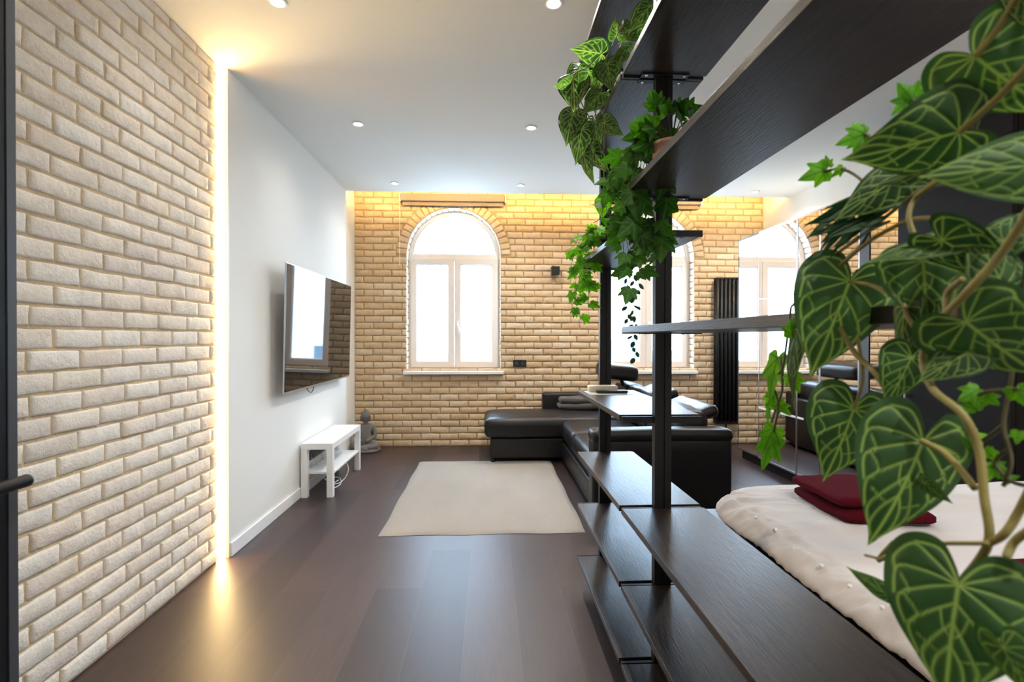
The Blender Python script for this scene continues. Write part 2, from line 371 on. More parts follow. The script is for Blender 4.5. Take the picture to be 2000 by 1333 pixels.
# back wall with two arched openings
WC = (-.424, 1.993); HW = .573; ZS = .918; ZSP = 2.335
def zarch(x, c, hw=HW): return ZSP + math.sqrt(max(0, hw*hw-(x-c)**2))
def back_wall():
    mb = MB(); y0, y1 = YB, YB+.36; xs = [XB-.2]
    for c in WC: xs += [c - HW*math.cos(PI*i/32) for i in range(33)]
    xs.append(XR+.2)
    for i in range(len(xs)-1):
        a, b = xs[i], xs[i+1]; m = (a+b)/2; c = next((c for c in WC if abs(m-c) < HW), None)
        if c is None: mb.box(a, b, y0, y1, 0, ZTOP)
        else:
            mb.box(a, b, y0, y1, 0, ZS)
            za, zb = zarch(a, c), zarch(b, c); k = len(mb.v)
            mb.add([(a,y0,za),(b,y0,zb),(b,y1,zb),(a,y1,za),(a,y0,ZTOP),(b,y0,ZTOP),(b,y1,ZTOP),(a,y1,ZTOP)], [(0,3,2,1),(4,5,6,7),(0,1,5,4),(1,2,6,5),(2,3,7,6),(3,0,4,7)])
    return mb
wb = struct(back_wall().build('wall_back', M_MORT_B))
RV = HW + .125
def cutb(z):
    out = []
    for c in WC:
        if z < ZS-.0: continue
        if z < ZSP: out.append((c-HW, c+HW))
        elif z < ZSP+RV: w = math.sqrt(RV*RV-(z-ZSP)**2); out.append((c-w, c+w))
    return out
f = brick_field(Vector((0, YB, 0)), Vector((1,0,0)), Vector((0,-1,0)), -1.615, XR, .005, ZTOP-.02, 11, blen=.229, bh=.0795, mort=.011, cut=cutb)
rng = random.Random(5)
for c in WC:                                        # radial bricks over each arch
    n = 27
    for i in range(n):
        an = PI*(i+.5)/n; rad = Vector((math.cos(an), 0, math.sin(an))); tan = Vector((-math.sin(an), 0, math.cos(an)))
        w = PI*(HW+.03)/n - .008
        brick_block(f, Vector((c, YB, ZSP)), tan, Vector((0,-1,0)), -w/2, w/2, HW+.003, RV-.008, rng, zdir=rad)
bb = f.build('brickwork', M_BRICK_B, None, smooth=True); bb.parent = wb
# pale bricks lining each reveal
for c in WC:
    r = MB(); rng = random.Random(int(c*10)+9); z = ZS+.012
    while z < ZSP:
        for sg in (-1, 1):
            brick_block(r, Vector((c+sg*HW, 0, 0)), Vector((0,1,0)), Vector((-sg,0,0)), YB+.003, YB+.145, z, z+.068, rng, depth=.007)
        z += .0795
    for i in range(24):
        an = PI*(i+.5)/24; rad = Vector((math.cos(an), 0, math.sin(an))); tan = Vector((-math.sin(an), 0, math.cos(an)))
        brick_block(r, Vector((c, 0, ZSP)) + rad*HW, Vector((0,1,0)), -rad, YB+.003, YB+.145, -.033, .033, rng, depth=.007, zdir=tan)
    o = r.build('reveal_brickwork', M_REVEAL, None, smooth=True); o.parent = wb

# windows
def arch_outline(c, hw, z0, zsp, n=28, rz=None):
    rz = hw if rz is None else rz
    return [(c-hw, z0), (c+hw, z0)] + [(c+hw*math.cos(PI*i/n), zsp+rz*math.sin(PI*i/n)) for i in range(n+1)]
def rect(x0, x1, z0, z1): return [(x0, z0), (x1, z0), (x1, z1), (x0, z1)]
def window(k, c, handle_side):
    w = thing('window_%d' % k, None, None, (c, 6.2, ZS)); struct(w)
    y0, y1 = 6.19, 6.26; fo = HW-.004
    m = MB(); n = 28
    m.ring(arch_outline(c, fo, ZS, ZSP), arch_outline(c, fo-.045, ZS+.05, ZSP), y0, y1)
    m.box(c-fo+.045, c+fo-.045, y0, y1, 2.285, 2.36)
    m.build('window_frame', M_PVC, w, bevel=.004)
    m = MB(); aw = fo-.045; zt = 2.36; a0 = math.asin((zt-ZSP)/aw)
    outl = [(c+aw*math.cos(a0+(PI-2*a0)*i/30), ZSP+aw*math.sin(a0+(PI-2*a0)*i/30)) for i in range(31)]; aw2 = aw-.012
    inn = [(c+(x-c)*.972, max(zt+.012, ZSP+(z-ZSP)*.972)) for x, z in outl]
    m.ring(outl, inn, y0+.008, y1-.01); m.build('window_bead', M_PVC, w)
    MB().fill(inn, y0+.03).build('window_pane', M_GLASS, w)
    for sg in (-1, 1):
        x0, x1 = (c-fo+.03, c-.004) if sg < 0 else (c+.004, c+fo-.03)
        if sg < 0: x1 = c-.003
        else: x0 = c+.003
        z0, z1 = ZS+.035, 2.315
        s = MB(); s.ring(rect(x0, x1, z0, z1), rect(x0+.07, x1-.07, z0+.078, z1-.078), y0-.02, y1-.03); s.ring(rect(x0+.07, x1-.07, z0+.078, z1-.078), rect(x0+.08, x1-.08, z0+.088, z1-.088), y0-.008, y1-.04)
        so = s.build('sash', M_PVC, w, bevel=.005)
        subpart(MB().fill(rect(x0+.08, x1-.08, z0+.088, z1-.088), y0+.01), 'window_pane', M_GLASS, so)
    h = MB(); hx = c+.038; hz = 1.50
    h.rbox(hx-.014, hx+.014, y0-.032, y0-.02, hz-.035, hz+.035, .006); h.tube([(hx, y0-.03, hz), (hx, y0-.062, hz)], .009)
    h.tube(spline([(hx, y0-.058, hz), (hx+.01, y0-.066, hz-.04), (hx+.03, y0-.066, hz-.12)]), [.009]*17)
    h.build('handle', M_GLOSSW, w, smooth=True)
    s = MB().rbox(c-HW-.035, c+HW+.035, YB-.055, YB+.0, ZS-.038, ZS, .006); s.box(c-HW+.004, c+HW-.004, YB-.005, 6.2, ZS-.03, ZS-.001)
    s.build('window_sill', M_GLOSSW, w)
window(1, WC[0], 1); window(2, WC[1], 1)

# outdoors: pale houses across the yard, blown out in daylight
bd = thing('neighbour_building', 'pale rendered building across the yard seen through the arched windows', 'building', (0, 16, -6))
MB().box(-16, 20, 16, 24, -6, 1.7).build('wall', M_FACADE, bd)
MB().add([(-16.5,15.6,1.7),(20.5,15.6,1.7),(20.5,24,4.6),(-16.5,24,4.6),(-16.5,15.6,1.6),(20.5,15.6,1.6),(20.5,24,1.6),(-16.5,24,1.6)], [(0,1,2,3),(4,5,1,0),(5,6,2,1),(6,7,3,2),(7,4,0,3),(4,7,6,5)]).build('roof', M_FACADE, bd)
MB().box(2.2, 3.15, 9.6, 12, -6, 1.28).build('annex', M_SLATE, bd)
for i in range(9):
    x = -13+i*3.6; MB().box(x, x+1.2, 15.95, 16.02, -.7, .9).build('window', M_SLATE, bd)

# ------------------------------------------------------------------ ceiling spotlights
def make_spot():
    t = thing('ceiling_spotlight', 'x', 'light', (0, 0, ZC), 'recessed ceiling spotlights')
    MB().lathe((0, 0, ZC), [(.030, -.001), (.034, -.007), (.042, -.008), (.046, -.003), (.046, 0)], 28).build('trim_ring', M_GLOSSW, t, smooth=True)
    MB().lathe((0, 0, ZC), [(.031, -.002), (.029, -.0045), (.015, -.006), (0.0, -.0065)], 24).build('lens', M_SPOT, t, smooth=True)
    d = bpy.data.lights.new('spot_beam', 'SPOT'); d.energy = SPOT_POWER*6; d.color = (1, .94, .87); d.spot_size = math.radians(150); d.spot_blend = 1; d.shadow_soft_size = .03
    o = bpy.data.objects.new('spot_beam', d); COL.objects.link(o); o.parent = t; o.location = (0, 0, -.02)
    return t
SP = [(.31, 2.364, 'bright ceiling spotlight nearest the camera beside the topmost shelf'), (-.981, 3.77, 'ceiling spotlight above the near end of the television'),
      (.325, 3.77, 'ceiling spotlight over the near end of the rug'), (-.975, 5.2, 'ceiling spotlight nearest the corner by the statue'),
      (.337, 5.2, 'ceiling spotlight in front of the first blind, above the chaise'), (2.926, 5.3, 'ceiling spotlight in front of the radiator and mirrored wardrobe'),
      (-1.01, 2.42, 'ceiling spotlight by the brick wall, cut by the top of the frame'), (1.63, 5.2, 'added fill spotlight hidden behind the ivy, in front of the second window')]  # the lamp behind the ivy is an added, unseen fill
first = None; soft = None
FILL_SPOTS = [(-.98, .9, 'added unseen fill spotlight above the doorway'), (.31, .9, 'added unseen fill spotlight above the camera side of the shelves'), (1.7, .9, 'added unseen fill spotlight above the bed'), (2.8, .9, 'added unseen fill spotlight above the bed head'),
        (-.98, -.55, 'added unseen fill spotlight behind the viewer by the brick wall'), (.31, -.55, 'added unseen fill spotlight behind the viewer in the middle of the room'), (1.7, -.55, 'added unseen fill spotlight behind the viewer on the bed side')]  # all out of view, added to light the left brick wall evenly
for x, y, lb in SP + FILL_SPOTS:
    if first is None: o = first = make_spot()
    else:
        o = first.copy(); COL.objects.link(o)
        for ch in first.children:
            c = ch.copy(); COL.objects.link(c); c.parent = o
    lamp = [c for c in o.children if c.type == 'LIGHT'][0]
    lamp.data = lamp.data.copy(); lamp.data.energy = SPOT_POWER*6*(.28 if x < -.9 else 1.25 if y > 1 else .45 if y > 0 else 2.1)     # the row along the brick wall is dimmed
    o.location = (x, y, ZC); o['label'] = lb
# cove strip hidden behind the dropped ceiling's edge
cv = MB().box(XB+.05, XR-.03, YCOVE-.075, YCOVE-.055, ZC+.058, ZC+.085).build('cove_light', M_COVE); tag(cv, 'hidden warm light strip above the dropped ceiling edge by the brick window wall', 'light')

# ------------------------------------------------------------------ open shelving unit (posts, boards, brackets)
XA, XE, XP = .477, .777, .627
sh = thing('shelving_unit', 'tall open shelving divider of dark oak boards on black metal posts', 'shelf', (XP, 1.75, 0))
PN, PF, P0 = 1.757, 2.632, .42
for y in (P0, PN, PF):
    pm = MB().box(XP-.030, XP-.006, y-.016, y+.016, 0, ZC-.001).box(XP+.006, XP+.030, y-.016, y+.016, 0, ZC-.001).box(XP-.006, XP+.006, y-.012, y+.012, 0, ZC-.001)
    pm.build('post', M_BLACK, sh)
TH = .022
BN = (P0+.02, PN-.018); BF = (PN+.018, PF-.018)
boards = []   # (bay, z top)
for z in (.7175, .44, .158): boards += [(BN, z), (BF, z)]
boards += [(BF, 1.0485), (BN, 1.33+.017+TH), (BF, 1.33+.3702+TH), (BN, 1.33+.499+TH), (BN, 1.33+.9354+TH), (BF, 1.33+.9354+TH), (BF, 1.33+1.4386+TH)]
for (a, b), z in boards:
    MB().box(XA, XE, a, b, z-TH, z).build('board', M_WOOD, sh, bevel=.0015)
levels = {}
for (a, b), z in boards:
    for y in ((P0, PN) if a < 1 else (PN, PF)): levels.setdefault((round(z, 4), y), []).append(1 if a < 1 else -1)
for (z, y), sides in levels.items():
    br = MB().box(XA+.01, XE-.01, y-.008 if y != PN else y-.010, y+.010, z-TH-.008, z-TH-.0005) if False else MB()
    br.box(XA+.004, XE-.004, y-.006, y+.006, z-TH-.004, z-.004)
    b0 = br.build('bracket', M_BLACK, sh)
    for s_ in sorted(set(sides)):
        yc = y + (-.034 if s_ == 1 else .034)
        subpart(MB().box(XP-.085, XP+.085, min(yc, y), max(yc, y), z-TH-.004, z-TH-.0008), 'fixing_plate', M_BLACK, b0)
        yc = y + (-.024 if s_ == 1 else .024)
        for xx in (-.068, .068): subpart(MB().lathe((XP+xx, yc, z-TH-.0062), [(0, 0), (.004, .0004), (.005, .0022)], 10), 'screw', M_ALU, b0)

# ------------------------------------------------------------------ television
tv = thing('television', 'large flat black television mounted on the white wall', 'television', (-1.47, 4.42, 1.4))
def tilted(mb, pivot, ang):
    R = Matrix.Translation(pivot) @ Matrix.Rotation(ang, 4, 'Y') @ Matrix.Translation(-pivot)
    mb.v = [tuple(R @ Vector(p)) for p in mb.v]; return mb
pv = Vector((-1.46, 4.4, 1.39)); TA = math.radians(1.1)
Y0, Y1, Z0, Z1 = 3.625, 5.295, .915, 1.872
tilted(MB().rbox(-1.474, -1.462, Y0, Y1, Z0, Z1, .003), pv, TA).build('housing', M_ALU, tv)
sco = tilted(MB().rbox(-1.463, -1.4595, Y0+.006, Y1-.006, Z0+.014, Z1-.006, .0015), pv, TA).build('screen', M_SCREEN, tv)
tilted(MB().rbox(-1.512, -1.473, Y0+.25, Y1-.25, Z0+.12, Z1-.3, .008), pv, TA).build('back_box', M_BLACKP, tv)
MB().box(-1.561, -1.505, 4.25, 4.65, 1.25, 1.55).build('wall_mount', M_BLACKP, tv)
MB().tube(spline([(-1.50, 4.15, .95), (-1.50, 4.16, .90), (-1.49, 4.22, .865), (-1.49, 4.28, .90), (-1.50, 4.29, .95)]), .0035).build('cable_loop', M_BLACKP, tv, smooth=True)

# ------------------------------------------------------------------ low white stand and what is under it
st = thing('television_bench', 'low white bench with one lower shelf standing under the television', 'bench', (-1.42, 4.59, 0))
sx0, sx1, sy0, sy1 = -1.545, -1.287, 4.14, 5.035
MB().box(sx0, sx1, sy0, sy1, .40, .45).build('top', M_GLOSSW, st, bevel=.002)
for x in (sx0, sx1-.05):
    for y in (sy0, sy1-.05): MB().box(x, x+.05, y, y+.05, 0, .40).build('leg', M_GLOSSW, st, bevel=.002)
MB().box(sx0+.006, sx1-.006, sy0+.05, sy1-.05, .185, .203).build('lower_shelf', M_GLOSSW, st, bevel=.002)
ps = thing('power_strip', 'black power strip fixed to the wall behind the white bench', 'power strip', (-1.54, 4.45, .30))
MB().rbox(-1.5615, -1.522, 4.30, 4.72, .27, .335, .006).build('housing', M_BLACKP, ps)
for i in range(5):
    MB().lathe((0, 0, 0), [(.019, 0), (.019, .004), (.016, .004), (.015, .001), (0, .001)], 16).build('socket', M_DARKFR, ps)
    o = ps.children[-1]; o.data.transform(Matrix.Translation(Vector(ps['_org']))); 
    o.data.transform(Matrix.Translation(-Vector(ps['_org'])) if False else Matrix()); o.data.transform(Matrix.Rotation(PI/2, 4, 'Y')); o.location = Vector((-1.522, 4.35+i*.08, .302)) - Vector(ps['_org'])
cb = MB()
cb.tube(spline([(-1.53, 4.6, .27), (-1.50, 4.62, .12), (-1.44, 4.5, .008), (-1.36, 4.38, .008), (-1.33, 4.5, .008), (-1.4, 4.7, .008), (-1.47, 4.62, .03), (-1.42, 4.48, .012), (-1.38, 4.62, .010)]), .0045)
cb.tube(spline([(-1.53, 4.4, .27), (-1.46, 4.42, .1), (-1.38, 4.5, .01), (-1.33, 4.62, .02), (-1.31, 4.68, .10), (-1.37, 4.74, .18)]), .0045)
tag(cb.build('cable', M_CABLE, smooth=True), 'loose white cables coiled on the floor under the white bench', 'cable')

# ------------------------------------------------------------------ stone statue
sb = thing('seated_statue', 'grey stone statue of a seated meditating figure in the corner beside the bench', 'statue', (-1.435, 5.84, 0))
def meta_body():
    bm = bmesh.new(); me = bpy.data.meshes.new('body'); J = []
    def j(x, y, z, r): J.append((x, y, z, r)); return len(J)-1
    c = (-1.435, 5.84); E = []
    pel = j(0, 0, .075, .078); wa = j(0, .005, .155, .062); chst = j(0, .005, .225, .072); nk = j(0, 0, .283, .026); 
    E += [(pel, wa), (wa, chst), (chst, nk)]
    for s in (-1, 1):
        s1 = j(s*.075, 0, .255, .032); el = j(s*.105, -.01, .155, .025); ha = j(s*.02, -.085, .108, .02); E += [(chst, s1), (s1, el), (el, ha)]
        k1 = j(s*.135, -.06, .05, .045); an = j(-s*.06, -.125, .035+.012*(s > 0), .03); E += [(pel, k1), (k1, an)]
    sk = bm.verts.layers.skin.verify()
    vs = [bm.verts.new((c[0]+x, c[1]+y, z)) for x, y, z, r in J]
    for a, b in E: bm.edges.new((vs[a], vs[b]))
    for v, (x, y, z, r) in zip(vs, J): v[sk].radius = (r, r)
    vs[0][sk].use_root = True; bm.to_mesh(me); bm.free(); me.transform(Matrix.Translation(-Vector(sb['_org'])))
    o = bpy.data.objects.new('body', me); COL.objects.link(o); o.parent = sb; me.materials.append(M_STONE)
    o.modifiers.new('skin', 'SKIN').use_smooth_shade = True; s = o.modifiers.new('sub', 'SUBSURF'); s.levels = s.render_levels = 2
    return o
meta_body()
hd = MB(); hc_ = (-1.435, 5.835, .355)
hd.lathe(hc_, [(.001, -.062), (.024, -.058), (.036, -.042), (.043, -.012), (.046, .012), (.043, .036), (.030, .055), (.018, .062), (.017, .074), (.010, .082), (.001, .084)], 24, 1, 1.1)
for s in (-1, 1): hd.rbox(hc_[0]+s*.046-.006, hc_[0]+s*.046+.006, hc_[1]-.012, hc_[1]+.010, hc_[2]-.045, hc_[2]+.018, .005)
hd.add([(hc_[0]-.008, hc_[1]-.046, hc_[2]-.018), (hc_[0]+.008, hc_[1]-.046, hc_[2]-.018), (hc_[0], hc_[1]-.064, hc_[2]-.016), (hc_[0], hc_[1]-.048, hc_[2]+.012)], [(0,1,2),(1,3,2),(3,0,2)])
for s in (-1, 1): hd.rbox(hc_[0]+s*.018-.010, hc_[0]+s*.018+.010, hc_[1]-.052, hc_[1]-.040, hc_[2]+.002, hc_[2]+.008, .003)
hd.rbox(hc_[0]-.012, hc_[0]+.012, hc_[1]-.052, hc_[1]-.035, hc_[2]-.034, hc_[2]-.028, .003)
hd.build('head', M_STONE, sb, smooth=True)
MB().lathe((-1.435, 5.83, 0), [(.145, 0), (.155, .008), (.152, .03), (.14, .036), (0, .036)], 30, 1, .9).build('plinth', M_STONE, sb, smooth=True)

sb.scale = (1.12, 1.12, 1.12)

# ------------------------------------------------------------------ rug
rm = MB(); nx, ny = 60, 80; V = []
for j in range(ny+1):
    for i in range(nx+1):
        x = -.73+1.395*i/nx; y = 3.32+1.96*j/ny; e = min(i, nx-i, 1.2)/1.2*min(j, ny-j, 1.2)/1.2
        x += .004*math.sin(y*9) if i in (0, nx) else 0; y += .006*math.sin(x*11) if j in (0, ny) else 0
        V.append((x, y, .002+.012*min(1, e)+.0012*noise.noise(Vector((x*6, y*6, 0)))))
rm.add(V, [(j*(nx+1)+i, j*(nx+1)+i+1, (j+1)*(nx+1)+i+1, (j+1)*(nx+1)+i) for j in range(ny) for i in range(nx)])
tag(rm.build('rug', M_RUG, smooth=True), 'pale beige rectangular rug lying on the dark plank floor before the sofa', 'rug')

# ------------------------------------------------------------------ sofa
so = thing('corner_sofa', 'black leather corner sofa with chaise standing before the windows', 'sofa', (1.0, 4.8, 0))
L_ = M_LEATHER
MB().rbox(.80, 1.76, 3.70, 5.18, .05, .26, .02, 4).build('base', L_, so, smooth=True)
MB().rbox(.02, 1.76, 5.19, 5.92, .05, .265, .02, 4).build('base', L_, so, smooth=True)
MB().rbox(.772, .80, 3.74, 5.14, .055, .235, .01, 3).build('drawer_front', L_, so, smooth=True)
for (a, b) in ((3.735, 4.50), (4.505, 5.19)):
    MB().rbox(.765, 1.50, a, b, .255, .45, .07, 8, bulge=.03, amp=.006, sc=5).build('seat_cushion', L_, so, smooth=True)
MB().rbox(-.045, 1.50, 5.14, 5.86, .268, .475, .065, 12, bulge=.035, amp=.008, sc=5).build('chaise_cushion', L_, so, smooth=True)
MB().rbox(.76, 1.815, 3.575, 3.725, .02, .585, .03, 6).build('armrest', L_, so, smooth=True)
ap = MB().rbox(.755, 1.82, 3.56, 3.735, .555, .648, .038, 8, bulge=.008, amp=.003).build('armrest_pad', L_, so, smooth=True)
MB().rbox(.645, 1.80, 5.84, 6.0, .05, .67, .035, 6).build('armrest', L_, so, smooth=True)
MB().rbox(1.70, 1.82, 3.70, 5.86, .03, .60, .03, 6).build('back_frame', L_, so, smooth=True)
def backrest(y0, y1, z1, lean, seed):
    m = MB().rbox(1.46, 1.71, y0, y1, .42, z1, .07, 7, bulge=.02, amp=.012, sc=6, seed=seed)
    c = Vector((1.6, (y0+y1)/2, .42)); R = Matrix.Translation(c) @ Matrix.Rotation(lean, 4, 'Y') @ Matrix.Translation(-c)
    m.v = [tuple(R @ Vector(p)) for p in m.v]; return m.build('back_cushion', L_, so, smooth=True)
backrest(3.76, 4.55, .755, .10, 1); backrest(4.58, 5.32, .80, .10, 2); backrest(5.34, 5.86, .80, .10, 3)
def headrest(x, y0, y1, z, h, ang, d=.10):
    m = MB().rbox(x-d/2, x+d/2, y0, y1, z, z+h, .045, 6, bulge=.01, amp=.006, seed=y0)
    c = Vector((x, 0, z)); R = Matrix.Translation(c) @ Matrix.Rotation(ang, 4, 'Y') @ Matrix.Translation(-c); m.v = [tuple(R @ Vector(p)) for p in m.v]
    return m.build('headrest', L_, so, smooth=True)
headrest(1.66, 3.80, 4.50, .70, .17, 1.2); headrest(1.66, 4.62, 5.28, .74, .17, 1.2)
headrest(1.41, 5.10, 5.75, .88, .155, .10, .33)
MB().tube([(1.55, 5.5, .72), (1.47, 5.5, .92)], .02, 10).build('headrest_arm', M_BLACK, so)
for x, y in ((.05, 5.22), (.05, 5.85), (.84, 3.80), (1.70, 3.80), (1.70, 5.86)):
    MB().lathe((x, y, 0), [(.018, 0), (.022, .02), (.022, .052)], 14).build('foot', M_BLACK, so, smooth=True)
# folded throw at the sofa's far end
th = MB()
th.rbox(.80, 1.28, 5.55, 5.82, .508, .572, .03, 8, amp=.014, sc=8, seed=4); th.rbox(.82, 1.30, 5.58, 5.83, .568, .640, .034, 8, amp=.016, sc=8, seed=9)
tag(th.build('folded_throw', M_THROW, smooth=True), 'grey folded throw lying on the far end of the black sofa', 'blanket')

# ------------------------------------------------------------------ small things on the single raised board
TZ = 1.0485
pm = MB().box(.500, .715, 2.40, 2.56, TZ, TZ+.0015); tag(pm.build('paper_sheet', M_GLOSSW), 'thin white sheet under the two devices on the dark board', 'paper')
m = MB().rbox(.545, .700, 2.44, 2.485, TZ+.002, TZ+.016, .005, 3); t = m.build('remote_control', M_BLACKP, smooth=True); tag(t, 'slim black remote control lying in front of the cream box', 'remote control')
m = MB().rbox(.515, .665, 2.50, 2.56, TZ+.002, TZ+.034, .008, 3); t = m.build('device_box', mat('cream_plastic', srgb(215,205,185), .5, noise_amt=.03), smooth=True); tag(t, 'small cream coloured box lying on the raised shelf board', 'box')

# ------------------------------------------------------------------ blinds, radiator, wall devices
def blind(c, lb):
    b = thing('roller_blind', lb, 'blind', (c, YB-.05, 2.98), 'rolled-up window blinds')
    MB().rbox(c-.625, c+.615, YB-.095, YB-.02, 2.965, 3.055, .012, 3).build('cassette', M_BLIND, b)
    MB().box(c-.61, c+.60, YB-.055, YB-.05, 2.935, 2.97).build('fabric', M_BLIND, b)
    MB().rbox(c-.612, c+.602, YB-.062, YB-.044, 2.918, 2.937, .005).build('bottom_bar', M_BLIND, b)
    for s in (-1, 1): MB().rbox(c-.005+s*.632-.008, c-.005+s*.632+.008, YB-.098, YB-.012, 2.955, 3.06, .004).build('end_bracket', M_GLOSSW, b)
    MB().tube([(c-.645, YB-.05, 3.03), (c-.645, YB-.05, 2.20)], .0035, 6).build('chain', M_GLOSSW, b)
blind(WC[0], 'rolled taupe blind under the ceiling above the first arched window'); blind(WC[1], 'rolled taupe blind above the second arched window, partly behind the shelves')
rd = thing('radiator', 'tall black column radiator on the brick wall beside the mirrored wardrobe', 'radiator', (2.94, 5.96, .27))
for i in range(6):
    x = 2.815 + i*.05
    m = MB()
    for dy in (-.028, .028): m.tube([(x, 5.97+dy, .30), (x, 5.97+dy, 2.04)], .0205, 12)
    m.rbox(x-.0235, x+.0235, 5.925, 6.015, 2.03, 2.075, .015, 2); m.rbox(x-.0235, x+.0235, 5.925, 6.015, .265, .31, .015, 2)
    m.build('column', M_BLACK, rd, smooth=True)
MB().tube([(2.94, 5.97, .28), (2.94, 5.97, .10), (2.94, 6.03, .10)], .010).tube([(3.05, 5.97, 2.05), (3.12, 5.97, 2.05)], .012).build('pipe', M_BLACK, rd, smooth=True)
MB().box(2.83, 2.85, 6.0, YB-.013, 1.8, 1.84).box(3.03, 3.05, 6.0, YB-.013, 1.8, 1.84).build('wall_bracket', M_BLACK, rd)
wlm = thing('wall_lamp', 'small black cube lamp on the brick wall between the two windows', 'lamp', (.81, 6.0, 2.14))
MB().rbox(.762, .862, 5.945, 6.04, 2.095, 2.195, .005, 2).build('body', M_BLACKP, wlm); MB().box(.785, .84, 6.03, YB, 2.115, 2.175).build('mount', M_BLACKP, wlm)
sk = thing('wall_socket', 'black double socket on the brick wall right of the first window', 'socket', (.383, 6.03, 1.015))
MB().rbox(.302, .464, 6.028, 6.046, .972, 1.054, .004, 2).build('frame', M_BLACKP, sk)
for x in (.342, .424):
    m = MB().lathe((0, 0, 0), [(.026, 0), (.026, .003), (.022, .003), (.020, -.004), (0, -.004)], 20); m.v = [tuple(Matrix.Rotation(PI/2, 4, 'X') @ Vector(p) + Vector((x, 6.028, 1.013))) for p in m.v]; m.build('insert', M_DARKFR, sk)

# ------------------------------------------------------------------ mirrored wardrobe
XM = 2.75; WZ0, WZ1 = .115, 2.395
wd = thing('wardrobe', 'large built-in wardrobe with mirrored sliding doors along the right wall', 'wardrobe', (3.1, 4.4, 0))
MB().box(XM+.06, XR-.002, 3.52, 5.33, .0, WZ0-.01).build('plinth', M_BLACK, wd)
MB().box(XM+.04, XR-.002, 3.52, 5.34, WZ0-.01, WZ1).build('carcass', M_WHITE, wd)
seams = [5.335, 4.90, 4.275, 3.97, 3.535]
for i in range(4):
    a, b = seams[i+1], seams[i]; xo = XM + (0 if i != 0 else .012)
    d = MB().box(xo+.001, xo+.022, a+.002, b-.002, WZ0, WZ1).build('mirror_door', M_MIRROR, wd)
    fr = MB().box(xo-.002, xo+.024, a, a+.012, WZ0-.004, WZ1+.004).box(xo-.002, xo+.024, b-.006, b, WZ0-.004, WZ1+.004).box(xo-.002, xo+.024, a, b, WZ1-.004, WZ1+.012).box(xo-.002, xo+.024, a, b, WZ0-.012, WZ0+.004)
    subpart(fr, 'door_frame', M_ALU if i else M_DARKFR, d)
MB().box(XM-.0015, XM+.001, 4.276, 4.898, 1.715, 1.728).build('inlay_strip', M_GLOSSW, wd)
MB().box(XM-.0015, XM+.001, 4.18, 4.898, .61, .628).build('inlay_strip', M_GLOSSW, wd)
MB().box(XM-.0015, XM+.001, 3.55, 3.97, 1.25, 1.262).build('inlay_strip', M_GLOSSW, wd)
MB().box(XM-.004, XM+.05, 3.44, 3.53, 0, WZ1).build('end_profile', M_DARKFR, wd)
w2 = thing('wardrobe', 'dark brown wardrobe section nearest the bed, behind the big leaves', 'wardrobe', (3.1, 2.9, 0))
MB().box(XM+.02, XR-.002, 2.46, 3.43, 0, WZ1+.25).build('carcass', M_BROWN, w2)
d = MB().box(XM, XM+.018, 3.19, 3.43, WZ0, WZ1).build('mirror_door', M_MIRROR, w2)
MB().box(XM-.01, XM+.018, 2.46, 3.185, .05, WZ1+.25).build('dark_door', M_BROWN, w2, bevel=.003)
MB().rbox(XM-.045, XM-.03, 3.08, 3.095, .9, 1.7, .005).box(XM-.035, XM-.01, 3.083, 3.092, .95, .96).box(XM-.035, XM-.01, 3.083, 3.092, 1.64, 1.65).build('handle', M_ALU, w2)

# ------------------------------------------------------------------ bed, duvet, towels
bed = thing('bed', 'dark low bed frame under the cream duvet, right of the shelving', 'bed', (1.75, 1.2, 0))
MB().box(.92, 2.60, .12, 2.15, .06, .42).build('base', M_BLACK, bed)
MB().rbox(.90, 2.62, .10, 2.17, .40, .575, .05, 4).build('mattress', M_BLACKP, bed, smooth=True)
for x in (.98, 2.54):
    for y in (.18, 2.08): MB().box(x-.03, x+.03, y-.03, y+.03, 0, .065).build('leg', M_BLACK, bed)
nx, ny = 170, 190; dx0, dx1, dy0, dy1 = .905, 2.66, .06, 2.215; V = []
def duvet_z(x, y):
    ex = min(x-dx0, dx1-x); ey = min(y-dy0, dy1-y)
    def prof(e): 
        t = max(0, min(1, e/.17)); return math.sqrt(max(0, 1-(1-t)**2))
    cr = math.hypot(max(0, .17-ex), max(0, .17-ey)); t = max(0, 1-cr/.17); k = math.sqrt(max(0, 1-(1-t)**2))
    z = .622 + .052*k
    z += .010*noise.noise(Vector((x*2.2, y*3.5, 1)))
    w = noise.noise(Vector((x*3+2*noise.noise(Vector((x*2, y*2, 0))), y*12, 4))); z += .009*w*k + .004*abs(noise.noise(Vector((x*6+y*3, y*22, 8))))*k
    rg = max(0, 1-abs(ex-.055)/.09) if x < 1.3 else 0      # gathered border
    z += rg*(.016*noise.noise(Vector((x*14, y*26, 2))) + .010*noise.noise(Vector((x*30, y*50, 7))))
    z += k*.010*abs(noise.noise(Vector((x*5-y*2, y*7+x*3, 9))))*max(0, 1-abs(ex-.2)/.35)
    z += (.036*rg*abs(noise.noise(Vector((x*9, y*24+x*10, 5)))) if x < 1.3 else 0) + .012*max(0, 1-abs(ex-.11)/.03)*(.4+.6*noise.noise(Vector((1, y*10, 3)))) if x < 1.3 else 0
    return z
